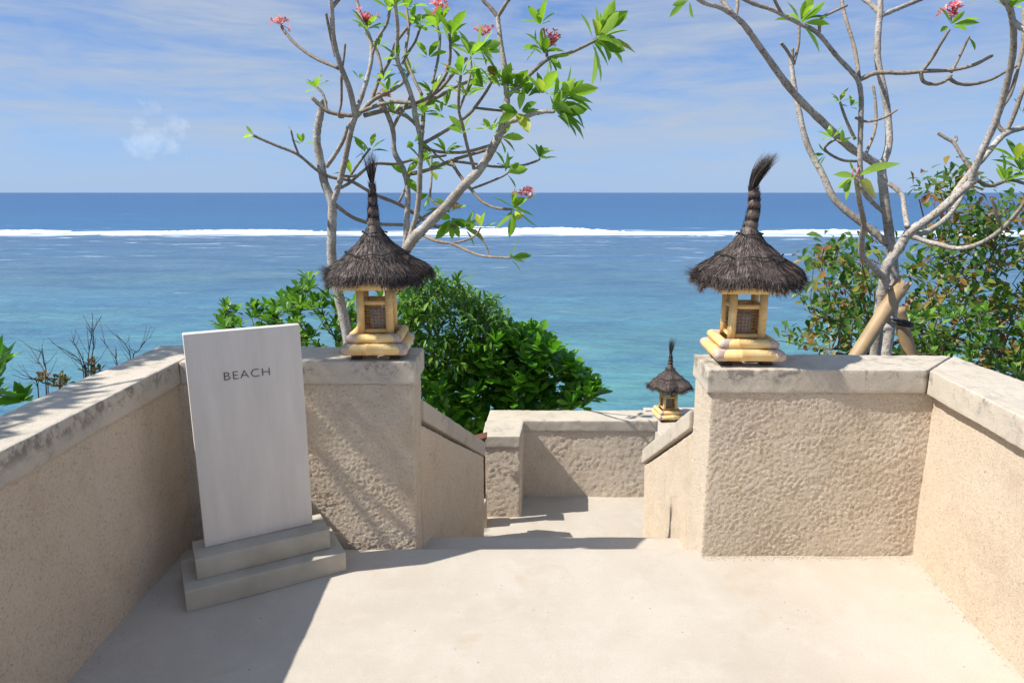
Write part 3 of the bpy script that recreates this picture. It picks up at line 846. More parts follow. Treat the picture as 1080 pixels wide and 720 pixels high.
# ------------------------------------------------------------------ plants
def add_leaf(mb, p, d, up, L, W, fold=0.25, droop=0.3, shape=1.0, mi=0, petiole=0.0):
    d = d.normalized()
    side = d.cross(up)
    if side.length < 0.05: side = d.orthogonal()
    side.normalize(); nrm = side.cross(d).normalized()
    n = 4
    vs = []; q = p + d*petiole
    prof = {1.0: [0.08, 0.66, 1.0, 0.78, 0.03], 2.0: [0.10, 0.42, 0.78, 1.0, 0.22], 3.0: [0.10, 0.9, 1.0, 0.55, 0.02]}[shape]
    for i in range(n+1):
        w = W*0.5*prof[i]
        c = q
        vs += [c - side*w + nrm*w*fold*1.6, c, c + side*w + nrm*w*fold*1.6]
        d = (d - Vector((0, 0, 1))*droop/n - nrm*droop*0.25/n).normalized()
        nrm = side.cross(d).normalized()
        q = q + d*(L/n)
    fs = []
    for i in range(n):
        fs += [(3*i, 3*i+1, 3*i+4, 3*i+3), (3*i+1, 3*i+2, 3*i+5, 3*i+4)]
    mb.add(vs, fs, mi)
def rosette(mb, p, axis, n, L, W, rg, spread=(0.5, 1.25), shape=1.0, fold=0.25, droop=0.35, mi=0, bias=None, petiole=0.02):
    axis = axis.normalized(); o = axis.orthogonal().normalized(); b = axis.cross(o)
    a0 = rg.uniform(0, 6.28)
    for i in range(n):
        a = a0 + i*2.399 + rg.uniform(-0.3, 0.3)
        tlt = spread[0] + (spread[1]-spread[0])*(i/max(1, n-1)) + rg.uniform(-0.15, 0.15)
        rad = o*math.cos(a) + b*math.sin(a)
        d = axis*math.cos(tlt) + rad*math.sin(tlt)
        if bias: d = d + bias
        l = L*rg.uniform(0.7, 1.15)
        add_leaf(mb, p - axis*rg.uniform(0, 0.03)*L*5, d, axis*math.sin(tlt) - rad*math.cos(tlt) + Vector((rg.uniform(-.3, .3), rg.uniform(-.3, .3), 0.3)), l, W*l/L, fold, droop*rg.uniform(0.4, 1.4), shape, mi, petiole*rg.uniform(.6, 1.3))
def smooth_path(pts, rads, sub=4):
    P = [pts[0]*2-pts[1]] + pts + [pts[-1]*2-pts[-2]]
    out = []; ro = []
    for i in range(1, len(P)-2):
        for k in range(sub):
            t = k/sub
            a, b, c, d = P[i-1], P[i], P[i+1], P[i+2]
            out.append(0.5*((2*b) + (c-a)*t + (2*a-5*b+4*c-d)*t*t + (3*b-a-3*c+d)*t*t*t))
            ro.append(rads[i-1]*(1-t) + rads[i]*t)
    out.append(pts[-1]); ro.append(rads[-1])
    return out, ro

class Tree:
    """frangipani read off the photograph: each branch is a run of sight-line points that wanders in depth"""
    def __init__(self, Y, seed):
        self.Y = Y; self.rg = random.Random(seed); self.nodes = []; self.wood = MB(); self.tips = []
        self.leaf = MB(); self.flowers = []
    def branch(self, px, r0, r1, dy=None, join=True, flat_end=True):
        Y = self.Y
        if join and self.nodes:
            x, y = px[0]
            b = min(self.nodes, key=lambda n: (n[0]-x)**2 + (n[1]-y)**2)
            if (b[0]-x)**2 + (b[1]-y)**2 < 18**2: Y = b[2]
        if dy is None: dy = self.rg.uniform(-0.45, 0.45)
        L = [0]
        for i in range(1, len(px)): L.append(L[-1] + math.hypot(px[i][0]-px[i-1][0], px[i][1]-px[i-1][1]))
        dy *= min(1, L[-1]/110)
        pts = []; rads = []
        for (x, y), l in zip(px, L):
            s = l/L[-1]; yy = Y + dy*s
            pts.append(at(x, y, yy)); rads.append((r0*(1-s)+r1*s)*yy/FPX*0.79)
            self.nodes.append((x, y, yy))
        for i in range(1, len(px)):                        # denser join nodes
            for k in (0.25, 0.5, 0.75):
                self.nodes.append((px[i-1][0]*(1-k)+px[i][0]*k, px[i-1][1]*(1-k)+px[i][1]*k, Y + dy*(L[i-1]*(1-k)+L[i]*k)/L[-1]))
        sp, sr = smooth_path(pts, rads, 8)
        sr = [r*(1+0.16*noise.noise(p*55)) for r, p in zip(sr, sp)]
        # rounded tip
        dlast = (sp[-1]-sp[-2]).normalized()
        sp += [sp[-1] + dlast*sr[-1]*0.5, sp[-1] + dlast*sr[-1]*0.85]; sr += [sr[-1]*0.8, sr[-1]*0.35]
        self.wood.tube(sp, sr, 10, mi=1 if r0 < 3.0 else 0)
        return pts[-1], dlast
    def depth(self, x, y):
        return min(self.nodes, key=lambda n: (n[0]-x)**2 + (n[1]-y)**2)[2]
    def leaves(self, x, y, n, L, axis=(0, 0, 1), W=0.30, droop=0.45, spread=(0.45, 1.3), dy=0):
        Yd = self.depth(x, y) + dy
        p = at(x, y, Yd)
        l = L*Yd/FPX*0.96; n = int((n*1.35 if n < 8 else n*0.95)+0.5); droop *= 0.6
        rosette(self.leaf, p, Vector(axis), n, l, l*W, self.rg, spread, 1.0, 0.22, droop, petiole=l*0.12)
    def flower(self, x, y, size=14):
        Yd = self.depth(x, y); p = at(x, y, Yd); self.flowers.append((p, size*0.92*Yd/FPX))
    def finish(self, root):
        self.wood.build('trunk', [M_bark, M_bark_y], root)
        self.leaf.build('foliage', M_leaf_f, root)
        for p, s in self.flowers:
            m = MB()
            for k in range(9):
                c = p + Vector((self.rg.gauss(0, 1), self.rg.gauss(0, 1), self.rg.gauss(0, 0.6)))*s*0.30
                ax = (c-p)*2/s + Vector((0, -0.3, 0.9)); ax.normalize()
                o = ax.orthogonal().normalized(); b = ax.cross(o)
                m.tube([p - Vector((0, 0, s*0.3)), c], [s*0.03, s*0.025], 5)
                for j in range(5):
                    a = j*1.2566 + k
                    d = ax*0.55 + (o*math.cos(a) + b*math.sin(a))*0.85
                    add_leaf(m, c, d, ax, s*0.36, s*0.20, 0.15, 0.1, 2.0)
            m.build('flower_cluster', M_flower, root)

# ---- left frangipani
T = Tree(5.0, 11)
root = thing('frangipani_tree', 'leafy frangipani tree with pink flowers rising behind the left lantern', 'tree', at(366, 352, 5.0))
inv = Vector(root.location)
B = T.branch
B([(372, 400), (366, 352), (357, 310), (350, 272), (350, 240), (350, 214), (342, 192), (337, 165), (334, 145), (338, 120), (342, 108)], 8.0, 4.6, 0.15, flat_end=False)
B([(350, 216), (357, 197), (363, 172), (370, 139), (375, 123)], 4.0, 3.4, -0.15)
B([(344, 176), (352, 165), (361, 150), (369, 131), (375, 124)], 3.0, 2.6, -0.1)
B([(375, 123), (369, 95), (359, 69), (352, 42), (350, 12), (347, -20), (340, -60)], 3.8, 2.6, -0.3)
B([(350, 8), (360, -4), (370, -18), (375, -50)], 2.6, 2.0)
B([(357, 72), (332, 61), (312, 47), (300, 33), (297, 28)], 2.4, 1.8, 0.4)
B([(354, 60), (348, 35), (344, 15)], 2.0, 1.8, -0.2)
B([(361, 72), (363, 58), (364, 47)], 1.6, 1.3, 0.1)
B([(360, 80), (360, 108), (357, 122), (362, 124)], 1.7, 1.5, 0.15)
B([(375, 118), (382, 100), (391, 67), (391, 44), (383, 24), (376, 0), (370, -30)], 3.0, 2.0, 0.35)
B([(391, 62), (399, 40), (408, 25), (412, 5)], 1.9, 1.7)
B([(329, 103), (345, 117), (362, 121), (374, 122)], 2.6, 2.8, 0.0, join=False)
B([(345, 117), (341, 100), (334, 92)], 1.6, 1.5)
B([(375, 124), (393, 106), (410, 97), (424, 88), (432, 76)], 3.0, 1.9, 0.3)
B([(384, 122), (404, 117), (432, 113), (460, 103), (480, 92), (500, 84)], 2.8, 2.0, 0.5)
B([(380, 118), (410, 108), (440, 108), (462, 96), (478, 78), (492, 62)], 2.6, 2.0, -0.35)
B([(400, 113), (425, 121), (436, 129), (446, 141)], 2.2, 2.2, 0.15)
B([(392, 106), (400, 84), (412, 62), (418, 45), (433, 25)], 2.2, 1.8, 0.3)
B([(403, 77), (398, 55), (386, 35)], 2.0, 1.7, 0.3)
# middle stems rising from behind the lantern
B([(393, 430), (395, 370), (402, 325), (416, 295), (426, 270), (429, 235), (430, 200), (426, 180), (416, 160), (414, 136), (404, 110), (398, 100)], 5.0, 3.0, 0.2, join=False)
B([(414, 136), (420, 124), (428, 112), (434, 100)], 2.2, 1.9)
B([(426, 270), (438, 232), (442, 205), (443, 175), (444, 152), (440, 130), (435, 105), (426, 80), (419, 62), (419, 28), (416, 0), (412, -40)], 3.8, 2.4, -0.4)
B([(444, 152), (446, 130), (448, 110), (456, 97), (468, 84)], 2.8, 2.2, 0.35)
B([(448, 112), (462, 92), (473, 72), (475, 48), (474, 36)], 2.2, 1.8, -0.25)
B([(445, 100), (436, 82), (428, 58), (431, 30), (428, 5)], 2.0, 1.7, 0.5)
B([(424, 68), (431, 55), (438, 44), (443, 30)], 1.6, 1.5)
B([(456, 88), (462, 62), (464, 40), (461, 28)], 1.8, 1.6, 0.2)
# big leaning limb
B([(400, 400), (403, 350), (410, 310), (422, 276), (436, 252), (448, 240), (470, 218), (490, 195), (505, 180), (519, 157), (530, 134), (535, 113)], 8.2, 5.0, -0.35, join=False)
B([(535, 114), (534, 92), (532, 70), (528, 45), (525, 18)], 4.0, 2.7, 0.15)
B([(525, 18), (517, 8), (508, -2), (500, -25)], 2.6, 2.0); B([(525, 18), (533, 5), (542, -10), (548, -40)], 2.4, 1.8)
B([(532, 130), (546, 126), (560, 121), (572, 118), (584, 118)], 3.6, 2.2, -0.25)
B([(548, 92), (556, 82), (564, 74), (579, 62), (598, 57), (612, 51), (630, 42)], 2.8, 1.8, 0.3)
B([(534, 104), (541, 96), (550, 90)], 3.0, 2.8, 0.0)
B([(577, 60), (575, 44), (573, 30)], 1.9, 1.6)
B([(445, 152), (458, 145), (478, 133), (495, 120), (502, 112), (512, 98), (519, 86)], 2.5, 1.8, -0.2)
B([(502, 114), (520, 116), (541, 118)], 1.7, 1.6, 0.1)
B([(500, 178), (493, 155), (488, 133), (484, 117), (484, 98), (486, 80)], 2.4, 1.8, -0.3)
B([(484, 117), (492, 95), (497, 74), (496, 60)], 1.6, 1.4)
B([(447, 156), (462, 160), (478, 161), (493, 160), (515, 154), (522, 152)], 1.9, 1.9, -0.1)
B([(425, 185), (445, 181), (460, 176), (477, 169), (490, 165), (514, 158)], 2.6, 1.9, -0.1)
B([(478, 170), (502, 173), (525, 176), (548, 175), (563, 171), (569, 168)], 1.9, 1.5, 0.4)
B([(476, 171), (485, 185), (497, 200), (508, 212), (522, 219), (541, 221)], 2.3, 1.7, -0.35)
B([(498, 199), (514, 193), (530, 186), (536, 182)], 1.6, 1.3)
B([(444, 247), (460, 254), (476, 257), (490, 263), (505, 269), (520, 271), (538, 272)], 2.3, 1.5, -0.5)
B([(476, 257), (492, 253), (502, 248), (507, 240)], 1.5, 1.2)
B([(505, 250), (512, 258), (516, 270)], 1.1, 1.0)
B([(267, 143), (290, 153), (314, 163), (335, 180), (350, 187), (370, 191), (395, 205), (420, 215), (440, 227), (457, 238), (480, 239)], 1.7, 2.6, 0.25, join=False)
B([(315, 163), (310, 150), (307, 138)], 1.5, 1.3)
B([(354, 216), (364, 224), (376, 231), (395, 236), (424, 237)], 2.6, 2.1, 0.15)
B([(360, 198), (370, 192), (380, 183), (395, 173), (418, 173), (434, 169), (470, 164)], 2.1, 1.7, 0.5)
B([(367, 189), (378, 173), (390, 157)], 1.7, 1.4, -0.2)
B([(358, 185), (370, 186), (380, 184)], 1.7, 1.6)
B([(440, 236), (448, 228), (458, 222), (464, 218)], 1.8, 1.5)
B([(455, 165), (455, 190), (454, 208), (461, 216), (470, 221)], 1.5, 1.3)
B([(421, 213), (428, 198), (432, 185)], 1.6, 1.4)
B([(446, 150), (470, 172), (480, 175)], 1.2, 1.2, 0.5)
for (x, y, n, L, ax, dr) in [
    (267, 143, 3, 13, (-1, 0, 0.4), .2), (334, 92, 5, 17, (-0.3, 0, 1), .3), (318, 152, 3, 15, (0.3, 0, 1), .5), (308, 140, 1, 9, (0, 0, 1), .2),
    (391, 157, 4, 22, (0.2, 0, 1), .5), (384, 160, 2, 16, (-0.6, 0, 0.8), .7), (370, 182, 2, 20, (-.2, 0, 1), .6), (379, 83, 3, 14, (0, 0, 1), .5),
    (387, 30, 6, 24, (0.1, -.2, 1), .7), (411, 10, 5, 20, (0, 0, 1), .5), (428, 8, 6, 20, (0.2, 0, 1), .5), (434, 25, 5, 20, (0, 0, 1), .6), (443, 30, 3, 17, (0.5, 0, 1), .3),
    (416, 5, 5, 18, (0, 0, 1), .4), (432, 78, 5, 18, (0, -.3, 1), .4), (461, 28, 6, 24, (-0.2, 0, 1), .5), (475, 36, 8, 26, (0.2, 0, 1), .6), (475, 48, 5, 22, (0.7, -.2, .5), .8),
    (496, 58, 9, 28, (0.3, 0, 0.9), .7), (505, 52, 5, 24, (0.8, 0, 0.1), .7), (500, 84, 5, 18, (0.5, 0, 1), .6), (486, 78, 7, 22, (-.2, -.3, 1), .5), (520, 86, 9, 26, (0.1, 0, 1), .6), (510, 92, 5, 22, (-.7, 0, .5), .8),
    (530, 90, 5, 30, (0.4, 0, 1), .5), (541, 92, 9, 28, (0.1, -.2, 1), .6), (556, 100, 9, 30, (0.2, -.2, 1), .6), (572, 98, 9, 30, (0.3, 0, 1), .6), (584, 114, 10, 36, (1, 0, 0.45), .6), (596, 102, 7, 32, (.9, -.1, 0.5), .5), (548, 118, 5, 30, (0.1, -1, 0.3), .5), (590, 120, 5, 36, (1, -.2, 0.1), .7),
    (570, 24, 6, 22, (-0.1, 0, 1), .4), (574, 55, 7, 25, (0.1, -.2, .5), .9), (580, 62, 5, 20, (0.5, 0, -0.3), .8), (566, 50, 3, 16, (-1, 0, .4), .3), (630, 40, 14, 38, (0.6, -.1, 0.7), .8), (628, 44, 6, 36, (1, 0, -0.2), .7),
    (518, 137, 6, 20, (-0.2, -.2, 1), .6), (530, 145, 3, 24, (1, 0, 0.1), .3), (569, 166, 6, 20, (0.5, 0, 0.9), .5), (533, 175, 4, 17, (0, -.1, 0.8), .6), (536, 182, 3, 26, (1, 0, 0.1), .3),
    (543, 220, 4, 26, (0.3, 0, 1), .3), (543, 222, 3, 34, (0.2, -.2, -1), .3), (541, 218, 3, 22, (1, 0, 0.5), .3), (540, 272, 4, 20, (1, 0, 0.3), .3), (507, 240, 3, 18, (-.2, 0, 1), .3),
    (474, 222, 6, 24, (0, -.3, 1), .6), (476, 232, 6, 26, (0.2, -.5, -0.3), .5), (490, 240, 4, 26, (1, 0, -0.1), .4), (446, 170, 5, 22, (0, -.3, 1), .5), (428, 185, 3, 26, (0.1, -.5, 0.2), .3), (455, 180, 4, 22, (.3, -.2, .4), .7),
    (436, 128, 4, 18, (0.3, 0, .8), .6), (456, 97, 6, 20, (0, -.3, 1), .5), (410, 97, 4, 18, (-0.3, 0, 1), .4), (470, 112, 4, 20, (0, -.5, .6), .6), (464, 118, 3, 18, (-0.7, 0, 0.7), .3), (438, 150, 4, 20, (.5, -.4, .3), .5), (404, 84, 4, 18, (.2, -.2, 1), .4), (420, 62, 4, 20, (-.3, -.2, 1), .4), (446, 120, 5, 20, (.3, -.4, .7), .5), (414, 120, 4, 18, (.2, -.3, .8), .5), (488, 140, 4, 20, (-.3, -.2, .8), .5), (492, 100, 5, 20, (.2, -.3, .9), .5), (470, 160, 4, 20, (0, -.4, .8), .5), (452, 60, 4, 20, (.3, 0, 1), .4), (398, 50, 4, 18, (-.2, 0, 1), .4), (452, 205, 3, 18, (-.3, 0, -.2), .3)]:
    T.leaves(x, y, n, L, ax, 0.38, dr)
for x, y, s in [(296, 22, 13), (386, 19, 14), (464, 7, 15), (462, 14, 10), (509, 33, 15), (583, 38, 14), (581, 46, 9), (555, 202, 14), (406, 98, 9), (481, 217, 8), (472, 72, 6)]:
    T.flower(x, y, s)
def recentre(root):
    o = Vector(root.location)
    for ch in root.children:
        me = ch.data
        me.transform(Matrix.Translation(-o))
T.finish(root)
recentre(root)

# ---- right frangipani
T = Tree(3.85, 23)
B = T.branch
root = thing('frangipani_tree', 'sparse grey-limbed frangipani tree above the right wall, propped with bamboo', 'tree', at(924, 380, 3.85))
B([(920, 430), (923, 376), (929, 318), (932, 300), (935, 281), (948, 262), (958, 246), (975, 234), (991, 222), (1010, 205), (1028, 189)], 8.0, 5.0, -0.25)
B([(936, 430), (934, 376), (941, 327), (942, 284), (938, 247), (933, 211), (930, 182), (929, 172)], 8.0, 5.5, 0.1, join=False)
B([(929, 176), (912, 165), (897, 156), (869, 130), (837, 98), (806, 56), (786, 28), (775, 17)], 5.2, 3.4, -0.35)
B([(775, 17), (760, 8), (745, 4), (733, -4), (720, -20)], 3.2, 2.4, -0.1); B([(776, 18), (778, 2), (776, -20)], 2.4, 2.0); B([(772, 14), (760, -2), (752, -20)], 2.8, 2.2)
B([(929, 178), (937, 155), (937, 130), (934, 105), (926, 65), (926, 35), (928, 14), (929, -30)], 4.6, 3.4, 0.25)
B([(928, 14), (918, 4), (905, -6), (895, -25)], 3.0, 2.2); B([(928, 17), (950, 8), (972, -1), (1000, -12)], 3.0, 2.2, 0.2)
B([(936, 257), (922, 245), (905, 232), (890, 220), (878, 207), (868, 185), (851, 151), (841, 109), (836, 80), (834, 58)], 5.0, 2.8, 0.3)
B([(834, 60), (829, 52), (824, 46)], 2.0, 1.8); B([(837, 68), (842, 48), (843, 28)], 2.0, 1.7); B([(835, 62), (836, 55), (836, 52)], 2.2, 1.8)
B([(907, 84), (925, 77), (953, 77), (978, 75), (1003, 74), (1026, 69), (1046, 59)], 2.9, 2.0, -0.2, join=False)
B([(908, 200), (907, 165), (908, 125), (908, 100), (903, 82), (883, 60), (862, 35), (841, 24), (816, 11), (795, 4), (775, -5)], 3.4, 2.4, -0.1, join=False)
B([(935, 225), (922, 215), (910, 200), (908, 185)], 3.0, 3.2, 0)
B([(906, 81), (901, 50), (892, 20), (888, 0), (888, -30)], 2.4, 2.0, 0.3)
B([(864, 34), (866, 20), (878, 13), (893, 6)], 2.0, 1.5); B([(824, 14), (816, -2), (812, -20)], 2.0, 1.6)
B([(971, 76), (974, 86), (985, 89), (996, 86), (1003, 80)], 2.2, 2.0, 0.1)
B([(1000, 82), (1010, 88), (1025, 89), (1045, 84), (1060, 76), (1072, 70)], 2.2, 1.8, 0.2)
B([(973, 75), (983, 62), (990, 50), (1001, 32)], 2.0, 1.6); B([(1003, 77), (1012, 60), (1022, 39)], 1.8, 1.4)
B([(913, 163), (922, 140), (924, 123), (923, 105), (921, 91)], 2.1, 1.6, 0.2); B([(902, 124), (912, 128), (923, 127), (935, 123), (946, 116)], 1.7, 1.3)
B([(902, 147), (896, 135), (890, 120), (886, 108)], 2.0, 1.6); B([(903, 170), (889, 169), (876, 163), (870, 156), (880, 148), (888, 150)], 1.9, 1.4)
B([(1024, 192), (1028, 178), (1038, 155), (1052, 123), (1064, 80), (1069, 46), (1066, 12), (1055, -5), (1045, -30)], 4.2, 3.6, -0.4)
B([(1006, 206), (1022, 184), (1040, 163), (1059, 142), (1082, 134), (1110, 128)], 4.6, 3.2, 0.35)
B([(1060, 141), (1052, 130), (1056, 115), (1066, 98), (1074, 70), (1079, 46), (1080, 10)], 2.6, 2.2, 0.2)
B([(1062, 138), (1070, 120), (1078, 98), (1090, 70), (1095, 30)], 2.8, 2.2, -0.1)
B([(1066, 20), (1078, 30), (1095, 35)], 3.6, 3.0)
B([(1025, 180), (1014, 164), (1006, 151), (998, 146), (990, 141)], 2.4, 1.9, 0.2); B([(1006, 151), (1009, 147), (1008, 144)], 1.8, 1.5)
B([(960, 248), (975, 254), (991, 258), (1010, 262), (1030, 258), (1050, 247), (1068, 230), (1082, 212), (1095, 190)], 3.4, 2.4, -0.5)
B([(965, 250), (985, 240), (1000, 228), (1010, 214), (1018, 200)], 3.6, 3.0, 0.3)
B([(1055, 238), (1050, 225), (1046, 210)], 1.8, 1.4)
B([(936, 297), (922, 283), (910, 270), (909, 250), (911, 235), (906, 210), (903, 188)], 4.6, 2.8, -0.45)
B([(957, 240), (954, 222), (952, 208), (946, 200), (938, 194)], 3.4, 2.8, 0.3)
B([(1030, 190), (1045, 196), (1065, 190), (1085, 195)], 2.6, 2.0, 0.3)
for (x, y, n, L, ax, dr) in [
    (845, 22, 8, 26, (0.2, -.1, 1), .5), (846, 24, 4, 30, (0.9, 0, 0.4), .4), (725, 2, 2, 22, (-.5, 0, -0.2), .6), (886, 106, 5, 15, (0, 0, 1), .5), (888, 150, 4, 14, (.2, 0, 1), .4),
    (877, 145, 5, 15, (-.5, 0, 1), .4), (897, 112, 4, 13, (.3, 0, .6), .6), (870, 163, 3, 14, (-.5, 0, 0), .5), (1003, 26, 5, 22, (0.7, 0, 0.8), .4), (1022, 39, 1, 18, (1, 0, -.4), .7),
    (903, 186, 4, 22, (-.6, -.1, 0.2), .5), (898, 190, 2, 24, (-.4, 0, -0.7), .3), (1066, 8, 6, 24, (0.2, 0, 1), .5), (1052, -4, 4, 22, (-.3, 0, 1), .5), (1078, 180, 8, 28, (-.2, -.2, .8), .6), (1060, 190, 8, 26, (.3, -.3, .9), .6), (1072, 168, 6, 24, (0, 0, 1), .5), (1078, 118, 3, 20, (.4, 0, .8), .4)]:
    T.leaves(x, y, n, L, ax, 0.34, dr)
p = at(905, 186, T.depth(905, 186))
s_ = 1/T.rg.uniform(1, 1)
add_leaf(T.leaf, p, at(962, 165, 3.5)-p, Vector((0, -0.4, 1)), 0.33, 0.075, 0.25, 0.05, 1.0, petiole=0.01)
p0 = at(906, 192, T.depth(905, 186))
T.flower(1008, 9, 17)
T.finish(root)
m = MB(); add_leaf(m, p0, at(938, 216, 3.45)-p0, Vector((0.5, -1, 0.5)), 0.20, 0.085, 0.2, 0.1, 3.0, petiole=0.0)
m.build('yellow_leaf', M_yel, root)
m = MB()
for k in range(5):
    a = Vector((rnd.uniform(-.5, .5), rnd.uniform(-.5, .5), 1))
    q = at(903+k*2-4, 188, T.depth(903, 188)); m.tube([q, q + a*0.05], [0.004, 0.001], 5)
m.build('bud_shoot', M_flower, root)
recentre(root)

# ---- bamboo props and ties
def prop(label, a, b, ra, rb, split):
    t = thing('bamboo_prop', label, 'prop', a, 0, 'bamboo props of the right tree')
    d = b - a; n = 26; pts = []; rr = []
    for i in range(n+1):
        s = i/n; ph_ = (s*5) % 1.0
        pts.append(d*s); rr.append((ra*(1-s)+rb*s)*(1.06 if ph_ < 0.06 or ph_ > 0.94 else 1.0))
    m = MB(); m.tube(pts, rr, 16); m.build('culm', M_pole, t)
    if split:
        m = MB()
        ax = d.normalized(); o = ax.orthogonal().normalized(); bq = ax.cross(o)
        for k in range(9):
            an = k*2*math.pi/9
            rad = o*math.cos(an)+bq*math.sin(an)
            h = 0.02 + 0.045*abs(math.sin(an*1.5+0.6))
            tng = ax.cross(rad)
            m.add([d + rad*rb - tng*rb*0.4, d + rad*rb + tng*rb*0.4, d + rad*rb*1.02 + ax*h + tng*rb*0.1, d + rad*rb*1.02 + ax*h - tng*rb*0.2, d + rad*rb*0.8 - tng*rb*0.4, d + rad*rb*0.8 + tng*rb*0.4, d+rad*rb*0.84 + ax*h+tng*rb*0.1, d+rad*rb*0.84+ax*h-tng*rb*0.2],
                  [(0, 1, 2, 3), (7, 6, 5, 4), (1, 5, 6, 2), (0, 3, 7, 4), (3, 2, 6, 7)])
        m.build('split_end', M_pole, t, smooth=False)
    return t
prop('leaning bamboo prop with a jagged split top, left of the right tree trunk', at(868, 430, 3.55), at(948, 305, 3.72), 0.036, 0.040, True)
prop('bamboo prop leaning in from the right behind the right tree trunk', at(974, 430, 4.0), at(947, 325, 4.02), 0.040, 0.038, False)
m = MB()
c = at(941, 312, 3.78)
for dz in (0, 0.018, 0.036):
    m.tube([c + Vector((0.05*math.cos(a), 0.075*math.sin(a), dz + 0.02*math.cos(a))) for a in [2*math.pi*k/20 for k in range(21)]], [0.006]*21, 6, cap=False)
tag(m.build('rope_tie', M_blk), 'black tie wound round the right tree trunk and the jagged bamboo prop', 'tie')
m = MB()
c = at(945, 340, 3.9)
for dz in (0, 0.018):
    m.tube([c + Vector((0.075*math.cos(a), 0.11*math.sin(a), dz - 0.015*math.cos(a))) for a in [2*math.pi*k/20 for k in range(21)]], [0.006]*21, 6, cap=False)
tag(m.build('rope_tie', M_blk), 'lower black tie holding the right-hand bamboo prop to the trunk', 'tie')

# ---- shrubs grown from photo regions
def inside(poly, x, y):
    c = False; j = len(poly)-1
    for i in range(len(poly)):
        xi, yi = poly[i]; xj, yj = poly[j]
        if (yi > y) != (yj > y) and x < (xj-xi)*(y-yi)/(yj-yi)+xi: c = not c
        j = i
    return c
def grow(mb, base, pts, rg, r_tip=0.003, r_max=0.05, wgt=0.6, n=6):
    """connect every leaf point to the growing skeleton"""
    nodes = [base]; par = [-1]; dist = [0.0]
    order = sorted(pts, key=lambda p: (p-base).length)
    for p in order:
        best = min(range(len(nodes)), key=lambda i: (nodes[i]-p).length*1.0 + dist[i]*wgt*0.5)
        q = nodes[best]; d = p-q
        k = max(1, int(d.length/0.22)); last = best
        for j in range(1, k+1):
            s = j/k
            w = q + d*s
            if j < k: w = w + Vector((rg.uniform(-1, 1), rg.uniform(-1, 1), rg.uniform(-0.3, 1)))*0.04*d.length
            nodes.append(w); par.append(last); dist.append(dist[last] + d.length/k); last = len(nodes)-1
    cnt = [0]*len(nodes)
    child = set(par)
    for i in range(len(nodes)-1, 0, -1):
        if cnt[i] == 0: cnt[i] = 1
        cnt[par[i]] += cnt[i]
    rad = [min(r_max, r_tip*(c**0.45)) for c in cnt]
    for i in range(1, len(nodes)):
        mb.tube([nodes[par[i]], nodes[i]], [min(rad[par[i]], rad[i]*1.5), rad[i]], n, cap=False)
    return nodes, par
def shrub(name, label, poly, Yr, n, base, leafspec, mats, seed, group=None, front=None, cat='shrub', hug=0.0, twig_cap=0.05, extra=None, below=None, gap=0.0):
    rg = random.Random(seed)
    xs_ = [p[0] for p in poly]; ys_ = [p[1] for p in poly]
    pts = []
    tries = 0
    while len(pts) < n and tries < n*60:
        tries += 1
        x = rg.uniform(min(xs_), max(xs_)); y = rg.uniform(min(ys_), max(ys_))
        if not inside(poly, x, y): continue
        if gap and noise.noise(Vector((x*0.035, y*0.045, seed))) < gap: continue
        top = (y-min(ys_))/(max(ys_)-min(ys_))
        Y = Yr[0] + (Yr[1]-Yr[0])*rg.random()
        if front: Y = front(x, y, Y, rg)
        pts.append(at(x, y, Y))
    root = thing(name, label, cat, base, 0, group)
    wood = MB(); leaf = MB()
    b = Vector(base)
    nodes, par = grow(wood, b, pts, rg, r_max=twig_cap)
    for p in pts:
        leafspec(leaf, p, (p-b), rg)
    if extra: extra(wood, leaf, rg)
    wood.build('branches', M_twig, root)
    leaf.build('foliage', mats, root)
    recentre(root)
    return root
CROWN_UP = Vector((0, 0, 1))
def spec_broad(L, n=(7, 10), W=0.5, shape=2.0, mi=0):
    def f(mb, p, out, rg):
        ax = (out.normalized()*0.6 + Vector((rg.uniform(-.5, .5), rg.uniform(-.6, .3), 0.8))).normalized()
        l = L*rg.uniform(0.75, 1.2)
        rosette(mb, p, ax, rg.randint(*n), l, l*W, rg, (0.3, 1.25), shape, 0.2, 0.25, mi, petiole=0.005)
    return f
def spec_fine(L, n=(9, 13), W=0.2):
    def f(mb, p, out, rg):
        ax = (out.normalized()*0.7 + Vector((rg.uniform(-.6, .6), rg.uniform(-.8, .3), rg.uniform(0.0, 0.8)))).normalized()
        q = p.copy(); k = rg.randint(*n); ln = 0.14
        for i in range(k):
            q = q + ax*(ln/k); ax = (ax + Vector((0, 0, -0.10))).normalized()
            o = ax.orthogonal().normalized(); b = ax.cross(o); a = i*2.4 + rg.uniform(-.4, .4)
            d = ax*0.6 + (o*math.cos(a)+b*math.sin(a))*0.8
            l = L*rg.uniform(0.7, 1.2)
            add_leaf(mb, q, d, CROWN_UP, l, l*W, 0.2, 0.7, 1.0, 0, 0.005)
    return f
def spec_almond(L):
    def f(mb, p, out, rg):
        ax = Vector((rg.uniform(-1, 1), rg.uniform(-1, 0.6), rg.uniform(-0.1, 0.7))).normalized()
        q = p.copy()
        k = rg.randint(6, 10)
        for i in range(k):
            q = q + ax*0.022
            o = ax.orthogonal().normalized(); b = ax.cross(o); a = i*2.4 + rg.uniform(-.5, .5)
            d = ax*0.5 + (o*math.cos(a)+b*math.sin(a))
            l = L*rg.uniform(0.6, 1.25)
            add_leaf(mb, q, d, CROWN_UP + Vector((rg.uniform(-.5, .5), rg.uniform(-.9, .2), 0)), l, l*0.5, 0.2, 0.4, 2.0, 0, 0.008)
    return f

